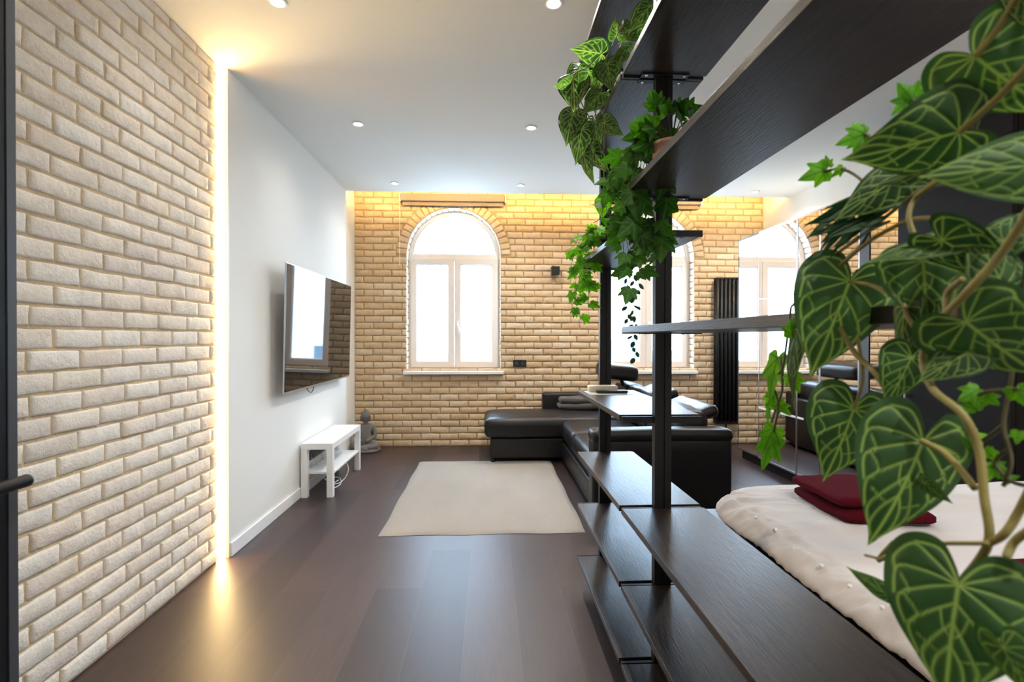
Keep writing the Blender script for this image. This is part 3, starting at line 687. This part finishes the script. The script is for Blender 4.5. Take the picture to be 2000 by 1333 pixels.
for j in range(ny+1):
    for i in range(nx+1):
        tx = i/nx; tx = tx**1.35; x = dx0+(dx1-dx0)*tx; y = dy0+(dy1-dy0)*j/ny
        # rounded far-left corner
        if x < 1.4 and y > dy1-.42:
            cxr, cyr = dx0+.38, dy1-.38
            if x < cxr and y > cyr:
                dd = Vector((x-cxr, y-cyr)); m_ = max(abs(dd.x), abs(dd.y)); l_ = dd.length
                if l_ > 0: s_ = m_/l_; x2, y2 = cxr+dd.x*s_, cyr+dd.y*s_; z = duvet_z(x, y); V.append((x2, y2, z)); continue
        V.append((x + (.008*noise.noise(Vector((0, y*6, 2))) if i == 0 else 0), y, duvet_z(x, y)))
dv = MB().add(V, [(j*(nx+1)+i, j*(nx+1)+i+1, (j+1)*(nx+1)+i+1, (j+1)*(nx+1)+i) for j in range(ny) for i in range(nx)])
dvo = dv.build('duvet', M_DUVET, None, smooth=True); tag(dvo, 'puffy cream duvet with a gathered beaded border spread on the bed', 'duvet')
sm = dvo.modifiers.new('solid', 'SOLIDIFY'); sm.thickness = .012; sm.offset = -1
M_PEARL = mat('pearl', srgb(252,250,248), .5, noise_amt=.02)
for i in range(12):
    y = 1.72-i*.115; x = dx0+.052+.006*math.sin(i*2.3); z = duvet_z(x, y)
    o = MB().lathe((x, y, z+.006), [(.0001, .006), (.0042, .0045), (.006, 0), (.0042, -.0045), (.0001, -.006)][::-1], 10).build('pearl_bead', M_PEARL, None, smooth=True); o.parent = dvo

def towel(x, y, z, wx, wy, h, rz, lb, seed):
    """folded towel: rounded folds at the front, layered edge"""
    m = MB(); n = 26; k = 30; V = []
    prof = []
    for i in range(n*2):
        a = 2*PI*i/(2*n); ca, sa = math.cos(a), math.sin(a); px = math.copysign(abs(ca)**.45, ca)*wx/2; pz = math.copysign(abs(sa)**.7, sa)*h/2
        if ca > 0: px -= .014*math.exp(-(pz/(h*.10))**2)
        else: px += .004*math.exp(-(pz/(h*.12))**2)
        prof.append((px, pz))
    for j in range(k+1):
        t = j/k*2-1; ty = t*wy/2; e = max(0, 1-abs(t)**10)**.5; 
        for (px, pz) in prof:
            q = Vector((px*8+seed, ty*8, pz*9)); w = noise.noise(q); w2 = noise.noise(q*3)
            V.append((px*(.93+.07*e)+.004*w, ty+.004*w2, pz*(.35+.65*e) + .004*w + .0022*w2 - (.006*math.exp(-(pz/(h*.12))**2) if abs(t) > .95 else 0)))
    F = [(j*2*n+i, j*2*n+(i+1) % (2*n), (j+1)*2*n+(i+1) % (2*n), (j+1)*2*n+i) for j in range(k) for i in range(2*n)]
    F += [tuple(range(2*n-1, -1, -1)), tuple(k*2*n+i for i in range(2*n))]
    R = Matrix.Translation((x, y, z+h/2)) @ Matrix.Rotation(rz, 4, 'Z')
    m.add([R @ Vector(v) for v in V], F); o = m.build('folded_towel', M_TOWEL, None, smooth=True); tag(o, lb, 'towel', 'burgundy towels on the bed'); return o
towel(1.415, 1.815, .674, .33, .34, .046, -.06, 'burgundy folded towel, lower one of the pair at the far side of the bed', 1)
towel(1.408, 1.835, .719, .32, .31, .046, -.02, 'burgundy folded towel lying on top of the pair at the far side of the bed', 2)
towel(1.395, 1.09, .679, .28, .20, .048, -.1, 'burgundy folded towel at the right edge of the photo, lower one, near the large leaves', 3)
towel(1.41, 1.10, .727, .25, .18, .046, -.1, 'burgundy folded towel at the right edge of the photo, on top of another', 4)

# ------------------------------------------------------------------ door leaf at the left edge
dr = thing('door_1', None, None, (-.94, .6, 0)); struct(dr)
Rz = Matrix.Translation((-.92, 1.0, 0)) @ Matrix.Rotation(-.01, 4, 'Z') @ Matrix.Translation((.92, -1.0, 0))
def dbuild(mb, name, m, **k): mb.v = [tuple(Rz @ Vector(p)) for p in mb.v]; return mb.build(name, m, dr, **k)
dbuild(MB().box(-.962, -.917, .955, 1.0, .01, 2.6).box(-.962, -.917, .10, .145, .01, 2.6).box(-.962, -.917, .145, .955, .01, .09).box(-.962, -.917, .145, .955, 2.53, 2.6), 'door_frame', M_BLACK, bevel=.002)
dbuild(MB().box(-.9175, -.9150, .985, 1.003, .01, 2.6), 'edge_seal', M_DARKFR)
dbuild(MB().box(-.944, -.936, .145, .955, .09, 2.53), 'door_pane', M_GLASSD)
h = MB(); h.tube([(-.918, .87, 1.052), (-.880, .87, 1.052)], .010); h.tube(spline([(-.880, .86, 1.052), (-.874, .88, 1.055), (-.872, .93, 1.058), (-.872, .976, 1.058)]), .0118, 14)
h2 = MB(); dbuild(h, 'door_handle', M_BLACK, smooth=True)
dbuild(MB().box(-.918, -.912, .845, .895, .98, 1.13), 'handle_plate', M_BLACK, bevel=.002)

# ------------------------------------------------------------------ plants
def catmull2(pts, n):
    return [(p.x, p.y) for p in spline([(x, y, 0) for x, y in pts], n)]
HEART = [(1, 0), (.86, .065), (.68, .19), (.45, .335), (.20, .435), (-.04, .455), (-.22, .38), (-.30, .25), (-.27, .12), (-.12, .025), (-.04, .0)]
LONG = [(1, 0), (.8, .07), (.55, .14), (.25, .17), (0, .13), (-.03, 0)]
OVAL = [(1, 0), (.8, .22), (.5, .33), (.2, .28), (0, .08), (-.02, 0)]
IVYO = [(1, 0), (.82, .11), (.62, .20), (.47, .27), (.50, .38), (.52, .52), (.36, .49), (.20, .42), (.10, .43), (-.04, .47), (-.12, .36), (-.18, .24), (-.15, .10), (-.04, 0)]
HV = [[(0,0),(.5,.0),(1,0)], [(.30,0),(.48,.10),(.66,.155),(.80,.09)], [(.14,0),(.30,.15),(.46,.25),(.66,.18)], [(0,0),(.12,.19),(.26,.33),(.46,.27)], [(0,0),(-.01,.2),(.04,.37),(.25,.36)], [(0,0),(-.12,.16),(-.19,.29),(-.04,.40),(.06,.385)],
      [(0,0),(-.14,.07),(-.22,.15),(-.21,.28)], [(.48,0),(.62,.07),(.78,.085),(.90,.03)], [(.22,.08),(.36,.05),(.42,.0)], [(.22,.30),(.32,.21),(.42,.22)], [(.08,.34),(.16,.28),(.20,.27)], [(.5,.20),(.56,.10),(.58,.05)]]
IV = [[(0,0),(.5,0),(.95,0)], [(0,0),(.25,.26),(.5,.5)], [(0,0),(-.05,.28),(-.1,.52)], [(.3,0),(.45,.12),(.5,.2)]]
def polydist(P, lines, widths):
    best = np.full(len(P), 9.)
    for ln, wd_ in zip(lines, widths):
        pts = catmull2(ln, 5) if len(ln) > 2 else ln
        for a, b in zip(pts[:-1], pts[1:]):
            a = np.array(a); b = np.array(b); ab = b-a; t = np.clip(((P-a) @ ab)/max(ab @ ab, 1e-9), 0, 1); d = np.linalg.norm(P-(a+t[:, None]*ab), axis=1)/wd_
            best = np.minimum(best, d)
    return best
_cache = {}
def unit_leaf(kind, res):
    key = (kind, res)
    if key in _cache: return _cache[key]
    outl = {'heart': HEART, 'ivy': IVYO, 'long': LONG, 'oval': OVAL}[kind]
    nseg, rings = {'hi': (10, 46), 'mid': (5, 18), 'lo': (2, 5)}[res]
    if kind == 'ivy' and res == 'lo': nseg = 1
    half = catmull2(outl, nseg) if nseg > 1 else list(outl)
    full = half + [(x, -y) for x, y in reversed(half[1:-1])]
    n = len(full); O = np.array(full); P = [np.zeros((1, 2))]
    for r in range(1, rings+1): P.append(O*(r/rings))
    P = np.vstack(P); F = [(0, 1+i, 1+(i+1) % n) for i in range(n)]
    for r in range(rings-1):
        b = 1+r*n; F += [(b+i, b+n+i, b+n+(i+1) % n, b+(i+1) % n) for i in range(n)]
    Q = P.copy(); Q[:, 1] = np.abs(Q[:, 1])
    if kind == 'heart': vl, vw = HV, [.011]+[.0078]*7+[.005]*4
    elif kind == 'ivy': vl, vw = IV, [.020, .014, .014, .01]
    else: vl, vw = [[(0,0),(.5,0),(1,0)]], [.012]
    d = polydist(Q, vl, vw)
    mask = 1/(1+np.exp((d-1.0)*3.2)) if res == 'hi' else np.exp(-(d/1.6)**2)*(.9 if kind == 'heart' else .7)
    if res == 'lo': mask *= .4
    puff = .020*(1-np.exp(-d*.012/.035)) if kind == 'heart' else .01*(1-np.exp(-d*.3))
    _cache[key] = (P, F, mask, puff); return _cache[key]
class Foliage(MB):
    def __init__(s): super().__init__(); s.a = []
    def leaf(s, kind, B, T, roll=0, width=1, res='mid', curl=.18, fold=.12, ripple=.02, seed=0, n0=None, half=None):
        B, T = Vector(B), Vector(T); L = (T-B).length; a = (T-B).normalized()
        nn = (n0 or (CAM-B)).normalized(); nn = (nn - a*nn.dot(a)).normalized(); nn = Matrix.Rotation(roll, 3, a) @ nn; sd = nn.cross(a)
        P, F, mask, puff = unit_leaf(kind, res); x = P[:, 0]; y = P[:, 1]*width
        rp = ripple*np.sin(x*9+seed)*np.abs(y)*2.2 + ripple*.6*np.sin(y*11+seed*2.3)
        z = -curl*(np.clip(x, 0, 1)**2) + curl*.2*x - fold*np.abs(y) - fold*.9*y*y + puff + rp - .25*np.clip(-x, 0, 1)**1.5
        W_ = np.array(B)[None] + L*(x[:, None]*np.array(a)[None] + y[:, None]*np.array(sd)[None] + z[:, None]*np.array(nn)[None])
        k = len(s.v); s.v += [tuple(p) for p in W_]; s.f += [tuple(i+k for i in f) for f in F]; s.a += list(mask)
def grow(fol, vine, kind, path, r, spacing, size, rng, res='lo', stem=.02, width=1, start=0, jitter=.6, droop=.5):
    """a vine along path with leaves on short stalks on alternate sides"""
    pts = spline(path, 10); vine.tube(pts, [r*(1-.5*i/len(pts)) for i in range(len(pts))], 6)
    acc = 0; nxt = start; side = 1
    for p, q in zip(pts[:-1], pts[1:]):
        acc += (q-p).length
        if acc >= nxt:
            nxt = acc + spacing*rng.uniform(.6, 1.4); side = -side; t = (q-p).normalized()
            tc = (CAM-p).normalized(); s_ = t.cross(tc).normalized()*side
            dirn = (s_*rng.uniform(.5, 1) + tc*rng.uniform(-.4, .6) + Vector((0, 0, -droop*rng.uniform(.2, 1.2))) + t*rng.uniform(-.2, .3)).normalized()
            b = p + dirn*stem*rng.uniform(.6, 1.3); vine.tube([p, p.lerp(b, .5)+Vector((0, 0, stem*.15)), b], r*.45, 5)
            d2 = (dirn + Vector((rng.uniform(-.4, .4), rng.uniform(-.4, .4), -droop*rng.uniform(.2, 1.2)))).normalized()
            n0 = tc + Vector((rng.uniform(-jitter, jitter), rng.uniform(-jitter, jitter), rng.uniform(-jitter, jitter)+.2))
            fol.leaf(kind, b, b+d2*size*rng.uniform(.7, 1.25), rng.uniform(-.3, .3), width, res, rng.uniform(.05, .35), rng.uniform(0, .25), .02, rng.uniform(0, 9), n0)
def pot(parent, x, y, z, r, h, m):
    MB().lathe((x, y, z), [(0, 0), (r*.72, 0), (r*.76, .004), (r, h*.9), (r*1.04, h*.9), (r*1.04, h), (r*.94, h), (r*.92, h*.86), (0, h*.86)], 28).build('pot', m, parent, smooth=True)
    MB().lathe((x, y, z), [(r*.92, h*.865), (r*.5, h*.89), (0, h*.9)], 20).build('soil', M_SOIL, parent, smooth=True)
ZHM = 1.33+.499+TH; ZHV = 1.33+.9354+TH; ZHU = 1.33+.3702+TH; ZHW = 1.33+1.4386+TH

# --- foreground plant with large veined heart leaves, trailing over the board edge
p1 = thing('trailing_plant', 'foreground plant with large dark heart leaves and pale veins, hanging at the right', 'plant', (.63, .60, ZHM))
pot(p1, .63, .62, ZHM, .085, .14, M_POTG)
F1 = Foliage(); V1 = MB()
def dX(px, X=.43): return at(px, 650, 1).x and X/at(px, 650, 1).x      # depth at which this column meets the plane X
def q(px, py, X=.43): return at(px, py, dX(px, X))
BIG = [ # base, tip, width, roll, X base, X tip, curl, fold
    ((1659,550),(1588,738),.98,-.15,.455,.425,.25,.22), ((1668,800),(1616,948),1.05,-.35,.455,.43,.2,.2), ((1800,862),(1713,1082),.92,-.45,.415,.385,.25,.18),
    ((1872,1143),(1835,1395),1.08,.12,.37,.35,.25,.16), ((1887,629),(2035,745),1.25,.25,.41,.42,.2,.12), ((1803,510),(1812,648),1.25,.1,.445,.44,.15,.12),
    ((1874,258),(1645,322),1.05,-.35,.44,.46,.2,.25), ((2050,320),(1795,342),.80,.25,.415,.42,.12,.15), ((1850,472),(1682,508),.62,.85,.425,.43,.12,.1),
    ((1840,470),(1995,556),.80,.55,.415,.42,.3,.15), ((1760,345),(1628,428),.85,.3,.455,.46,.15,.2), ((1738,1165),(1650,1113),.60,-.6,.40,.41,.2,.3),
    ((1768,600),(1752,715),.70,.9,.44,.44,.2,.2), ((1560,645),(1530,800),.45,1.0,.46,.45,.2,.1), ((1780,700),(1735,800),1.0,-.5,.43,.44,.2,.2),
    ((1960,1265),(2030,1390),.7,.4,.37,.38,.2,.2), ((1995,-30),(2020,70),.8,.3,.43,.43,.2,.2), ((1805,945),(1862,992),.6,.6,.41,.41,.2,.2), ((1905,110),(2060,230),1.2,.2,.43,.43,.2,.2),
    ((1820,700),(1800,560),.8,-.6,.45,.45,.2,.2), ((1960,560),(1900,440),.9,.5,.45,.45,.2,.1), ((1890,690),(1790,745),.9,.2,.42,.42,.2,.2), ((1960,470),(2050,400),.9,.2,.45,.45,.2,.2), ((1845,330),(1700,355),.7,.8,.45,.46,.2,.2)]
for i, (b, t, w, ro, xb_, xt_, cu, fo) in enumerate(BIG):
    db = dX(b[0], xb_); dt = db + .30*(dX(t[0], xt_)-db)
    F1.leaf('heart', at(b[0], b[1], db), at(t[0], t[1], dt), ro, w, 'hi', cu, fo, .025, i*1.7)
def vn(pts, r, X=.43, mb=None): (mb or V1).tube(spline([q(x, y, X + .004*math.sin(i*2)) for i, (x, y) in enumerate(pts)], 8), r, 10)
vn([(2030,380),(1960,490),(1890,570),(1825,640),(1803,700),(1822,760),(1880,810),(1912,880),(1922,970),(1930,1062),(1880,1135)], .0033, .405)
vn([(1838,350),(1790,385),(1775,425),(1790,470)], .0026); vn([(1880,545),(1850,575),(1848,625),(1825,650)], .0030, .42)
vn([(2040,900),(1990,1000),(1960,1045),(1930,1062)], .0030, .40); vn([(1930,1062),(1820,1062)], .0018, .39); vn([(1800,862),(1850,890),(1905,955)], .0030, .41)
vn([(2040,1020),(1985,1055),(1965,1090)], .003, .39); vn([(1745,1060),(1715,1095),(1745,1085),(1752,1130),(1730,1170)], .0022, .40); vn([(1752,1100),(1690,1085)], .0015, .40)
vn([(1659,550),(1710,560),(1760,590)], .0022, .45); vn([(1640,640),(1670,690),(1710,730),(1735,770)], .0032, .445); vn([(1668,800),(1685,740),(1675,660)], .0022, .45)
vn([(1870,430),(1780,430),(1700,470),(1640,520)], .0025, .45); vn([(1850,330),(1760,400),(1690,455),(1600,520)], .0022, .455); vn([(1760,505),(1765,560),(1770,610),(1800,660)], .0025, .44)
vn([(1874,258),(1960,180),(2040,90)], .003, .43); vn([(1905,110),(1960,40),(2000,-40)], .003, .43)
V1.tube(spline([(.63, .62, ZHM+.14), (.56, .55, ZHM+.18), (.46, .40, ZHM+.05), (.44, .36, ZHM-.2), (.43, .36, 1.52), q(2030, 380, .405)]), .0030)
V1.tube(spline([(.63, .62, ZHM+.14), (.60, .40, ZHM+.16), (.50, .30, ZHM), (.46, .30, ZHM-.4), q(2040, 900, .40)]), .0030)
F1.build('foliage', M_HEART, p1, smooth=True); V1.build('vine', M_VINE, p1, smooth=True)

# --- bright ivy mixed in behind the large leaves
p2 = thing('trailing_ivy', 'bright green ivy strands hanging behind the large heart leaves at the right', 'plant', (.66, .80, ZHM))
pot(p2, .66, .80, ZHM, .07, .12, M_POTG); F2 = Foliage(); V2 = MB(); rg = random.Random(21)
def vq(pts, r=.0018, X=.46): V2.tube(spline([q(x, y, X) for x, y in pts], 8), r, 6)
def il(b, t, w=1, ro=0, X=.46): F2.leaf('ivy', q(b[0], b[1], X), at(t[0], t[1], .75*dX(b[0], X)+.25*dX(t[0], X)), ro, w, 'mid', .15, .1, .03, b[0])
for a in [((1612,332),(1558,352),1,.2),((1618,325),(1612,302),.8,0),((1690,262),(1632,282),1,.3),((1668,252),(1680,236),1,0),((1782,195),(1752,160),1.1,.2),((1778,190),(1742,225),.9,0),((1897,135),(1880,100),1,.3),((1899,135),(1918,98),.9,-.2),
          ((1645,328),(1622,348),.8,0),((1680,275),(1652,290),.8,.4),
          ((1518,700),(1495,785),.55,.7),((1548,655),(1545,620),1,.3),((1545,735),(1560,770),1.1,.5),((1512,735),(1510,770),.4,.8),((1505,790),(1512,745),.5,.3),
          ((1508,775),(1520,812),.9,0),((1520,790),(1545,815),.9,.4),((1512,838),(1490,880),.9,.2),((1508,858),(1484,922),.7,.4),((1500,800),(1498,835),.4,.7),
          ((1910,762),(1870,785),1,.1),((1925,775),(1955,795),1,.2),((1905,800),(1880,770),.9,0),((1900,870),(1870,850),.8,0),((1925,880),(1950,905),.9,.2),((1895,855),(1935,850),.9,0),((1940,910),(1975,925),1,.1),((1940,912),(1925,945),.8,0),
          ((1985,760),(2010,800),1,.1),((1990,845),(1985,870),1,0),((1965,938),(1995,930),.8,.2)]: il(*a)
for pth in ([(1720,400),(1680,350),(1640,330),(1600,340)],[(1760,330),(1720,290),(1690,262),(1660,270)],[(1830,260),(1800,220),(1782,195)],[(1900,180),(1897,135)],
            [(1545,600),(1535,680),(1528,720),(1510,750),(1520,790),(1512,840),(1498,890)],[(1525,700),(1528,760),(1515,800),(1500,850)],
            [(1990,620),(1975,740),(1960,830),(1975,900),(1960,950)],[(1990,760),(1930,765),(1900,780)],[(1960,830),(1920,860),(1890,850)],[(1965,880),(1945,905),(1975,940),(2010,950)]): vq(pth)
F2b = Foliage()
for i in range(46):      # the dense tuft of narrow leaves
    bx, by = 1700+rg.uniform(-50, 40), 395+rg.uniform(-25, 45); an = rg.uniform(2.2, 2.9); l = rg.uniform(40, 105); d0 = dX(bx, .455)
    F2b.leaf('long', at(bx, by, d0), at(bx+math.cos(an)*l, by+math.sin(an)*l, d0+rg.uniform(-.01, .03)), rg.uniform(-1.3, 1.3), rg.uniform(.3, .7), 'lo', .2, .1)
F2b.build('narrow_foliage', M_SMALL, p2, smooth=True)
V2.tube(spline([(.66, .80, ZHM+.12), (.56, .50, ZHM+.15), (.465, .38, ZHM), (.455, .40, ZHM-.15), q(1900, 260, .46), q(1800, 330, .46), q(1720, 400, .46)]), .0022)
V2.tube(spline([q(1720, 400, .46), q(1680, 480, .46), q(1600, 545, .46), q(1545, 600, .46)]), .0018)
V2.tube(spline([(.66, .80, ZHM+.12), (.56, .50, ZHM+.14), (.46, .36, ZHM-.1), q(1990, 620, .46)]), .0020)
F2.build('foliage', M_IVY, p2, smooth=True); V2.build('vine', M_VINED, p2, smooth=True)

# --- veined heart-leaf plant at the top of the shelving
p3 = thing('trailing_plant', 'veined heart-leaf plant draping from the topmost shelf board left of the posts', 'plant', (.60, 2.25, ZHV))
pot(p3, .62, 2.25, ZHV, .075, .13, M_POTG); F3 = Foliage(); V3 = MB()
def c1(x, y, Y): return at(1060+x/3.332, y/3.332, Y)
for i, (b, t, w, ro, Y) in enumerate([((480,235),(478,105),1.1,.2,2.15),((378,350),(188,318),1.0,.1,2.1),((420,415),(440,582),1.05,.2,2.05),((200,520),(205,712),1.1,.1,2.15),((195,745),(150,932),.95,.2,2.1),((255,838),(222,1052),.85,-.1,2.1),
        ((378,610),(262,728),.9,.4,2.1),((402,800),(516,885),.95,.3,2.0),((330,985),(425,1140),.7,.4,2.1),((270,1005),(318,1207),.5,.6,2.1),((340,790),(352,985),.7,.3,2.1),((700,40),(562,185),.8,.5,1.9),((640,190),(500,260),.7,.6,2.0),
        ((520,350),(488,430),.8,.3,2.0),((240,440),(150,540),.9,.4,2.2),((300,470),(240,610),.9,-.4,2.15),((560,240),(640,140),.7,.3,2.0),((560,300),(450,360),.5,.8,2.0),((180,540),(80,570),.8,-.3,2.15),((300,640),(330,560),.8,.6,2.1),((260,1000),(330,1110),.9,-.5,2.15),
        ((520,170),(600,230),.8,.2,2.1),((380,480),(330,620),.8,-.7,2.1)]):
    F3.leaf('heart', c1(*b, Y), c1(*t, Y-.03), ro, w, 'mid', .25, .18, .03, i)
for pth in ([(600,60),(500,200),(420,360),(330,520),(240,620),(300,760),(350,850)],[(420,300),(300,430),(200,500),(190,760)],[(300,520),(230,700),(260,840),(300,980)],[(380,640),(340,760),(400,800)],[(330,700),(380,880),(330,990)],[(215,650),(290,820)],[(420,640),(400,900),(395,1300),(370,1420),(330,1450)]):
    V3.tube(spline([c1(x, y, 2.1) for x, y in pth]), .0022, 6)
V3.tube(spline([(.62, 2.25, ZHV+.13), (.56, 2.2, ZHV+.17), (.46, 2.15, ZHV+.06), c1(420, 360, 2.1)]), .003)
V3.tube(spline([(.62, 2.25, ZHV+.13), (.54, 2.1, ZHV+.2), c1(600, 60, 2.1)]), .003)
F3.build('foliage', M_HEART, p3, smooth=True); V3.build('vine', M_VINE, p3, smooth=True)

# --- ivy in the pink pot spilling over the middle of the unit
p4 = thing('trailing_ivy', 'ivy in a pinkish pot spilling down in long strands in the middle of the shelving', 'plant', (.60, 1.60, ZHM))
pot(p4, .60, 1.60, ZHM, .065, .115, M_POTP); F4 = Foliage(); V4 = MB(); rg = random.Random(5)
P4 = Vector((.60, 1.60, ZHM+.11))
def c2(x, y, Y): return at(1080+x/3.807, 350+y/3.807, Y)
for i in range(26):       # crown over the pot
    an = rg.uniform(0, 2*PI); b = P4 + Vector((math.cos(an)*.03, math.sin(an)*.03, 0)); e = P4 + Vector((math.cos(an)*rg.uniform(.06, .12), math.sin(an)*rg.uniform(.05, .12), rg.uniform(-.02, .10)))
    V4.tube(spline([P4, b.lerp(e, .4)+Vector((0, 0, .04)), e]), .0015, 5)
    for k in range(2): F4.leaf('ivy', e, e+Vector((math.cos(an)*.05+rg.uniform(-.02, .02), math.sin(an)*.05-.01, rg.uniform(-.04, .03))), rg.uniform(-.5, .5), 1, 'mid', .2, .1, .03, i)
def strand(pts, Y, sp, size, kind='ivy', fol=None, r=.0016, res='lo', **k):
    grow(fol or F4, V4, kind, [P4, P4+Vector((-.07, .02, .05))] + [c2(x, y, Y) for x, y in pts], r, sp, size, rg, res, start=.05, **k)
for pts, Y in [([(430,-40),(450,120),(500,280),(520,470),(530,620),(540,700)],1.72),([(520,-60),(560,100),(570,260),(580,420)],1.70),([(600,-40),(620,120),(650,300),(700,420),(720,560)],1.68),([(700,-20),(740,120),(790,250),(800,380),(820,560)],1.66),
               ([(560,60),(540,240),(560,520),(640,660),(660,720)],1.74),([(480,-20),(420,120),(400,260),(480,350)],1.76),([(640,0),(640,200),(620,340),(640,520)],1.7),([(560,0),(640,120),(660,260),(680,330)],1.66)]:
    strand(pts, Y, .045, .058, res='mid', stem=.018)
for b, t in [((600,100),(620,290)),((830,-10),(780,150)),((850,150),(820,290)),((700,140),(560,180)),((520,200),(440,230)),((600,330),(480,420)),((800,320),(850,420)),((810,450),(800,620)),((660,420),(680,560)),((540,560),(490,640)),((700,500),(620,560)),((550,660),(500,740)),((640,690),(690,750)),((570,820),(540,930)),((650,600),(640,660))]:
    F4.leaf('ivy', c2(*b, 1.64), c2(*t, 1.62), rg.uniform(-.4, .4), 1.1, 'mid', .2, .1, .03, b[0])
F4.build('foliage', M_IVYD, p4, smooth=True)
F4b = Foliage()
def fine(pts, Y, sp=.022): grow(F4b, V4, 'oval', [P4+Vector((-.07, .02, .05))] + [c2(x, y, Y) for x, y in pts], .0009, sp, .022, rg, 'lo', stem=.004, start=.2, droop=.9)
fine([(520,100),(560,400),(580,600),(550,760),(560,860),(555,980),(560,1080)], 1.70); fine([(560,100),(590,400),(600,640),(605,860),(600,1000),(600,1150),(612,1250),(610,1330)], 1.70)
fine([(640,0),(720,300),(730,420),(715,520)], 1.66); fine([(400,-100),(470,0),(440,150),(420,300),(470,520)], 1.75); fine([(700,0),(745,200),(760,330),(770,460)], 1.66)
fine([(600,500),(640,650),(625,900),(600,1100),(590,1290)], 1.72, .03)
F4b.build('fine_foliage', M_SMALL, p4, smooth=True); V4.build('vine', M_VINED, p4, smooth=True)

# --- ivy on the small far board, hanging left of the far post
p5 = thing('trailing_ivy', 'bright ivy hanging over the left edge of the small far shelf board', 'plant', (.60, 2.45, ZHU))
pot(p5, .61, 2.46, ZHU, .06, .10, M_BLACKP); F5 = Foliage(); V5 = MB(); rg = random.Random(8); P5 = Vector((.61, 2.46, ZHU+.095))
for i in range(14):
    an = rg.uniform(0, 2*PI); e = P5 + Vector((math.cos(an)*rg.uniform(.05, .11), math.sin(an)*rg.uniform(.04, .08), rg.uniform(0, .07))); V5.tube(spline([P5, P5.lerp(e, .5)+Vector((0, 0, .03)), e]), .0013, 5)
    F5.leaf('ivy', e, e+Vector((math.cos(an)*.05, -.01, rg.uniform(-.04, .02))), rg.uniform(-.5, .5), 1, 'mid', .2, .1, .03, i)
for pts in ([(300,370),(220,430),(170,520),(140,620),(120,700)],[(320,380),(240,480),(190,600),(170,760),(160,900),(200,1000),(190,1070)],[(340,400),(250,470),(230,560),(250,740),(265,900),(265,1040)],[(300,380),(200,440),(150,500),(90,540)],
            [(280,420),(180,560),(210,700),(250,780),(300,830)],[(300,420),(220,640),(270,760),(330,820)],[(260,900),(290,930),(320,960)],[(160,860),(150,940),(200,960)]):
    grow(F5, V5, 'ivy', [P5, P5+Vector((-.07, -.02, .05))] + [c2(x, y, 2.42) for x, y in pts], .0014, .046, .046, rg, 'mid', stem=.014, start=.06)
F5.leaf('heart', c2(375, 165, 2.2), c2(365, 300, 2.2), .1, 1.1, 'mid'); F5.leaf('heart', c2(430, 330, 2.2), c2(340, 290, 2.2), .5, .9, 'mid')
F5.build('foliage', M_IVY, p5, smooth=True); V5.build('vine', M_VINED, p5, smooth=True)

for o in bpy.data.objects:
    if '_org' in o: del o['_org']
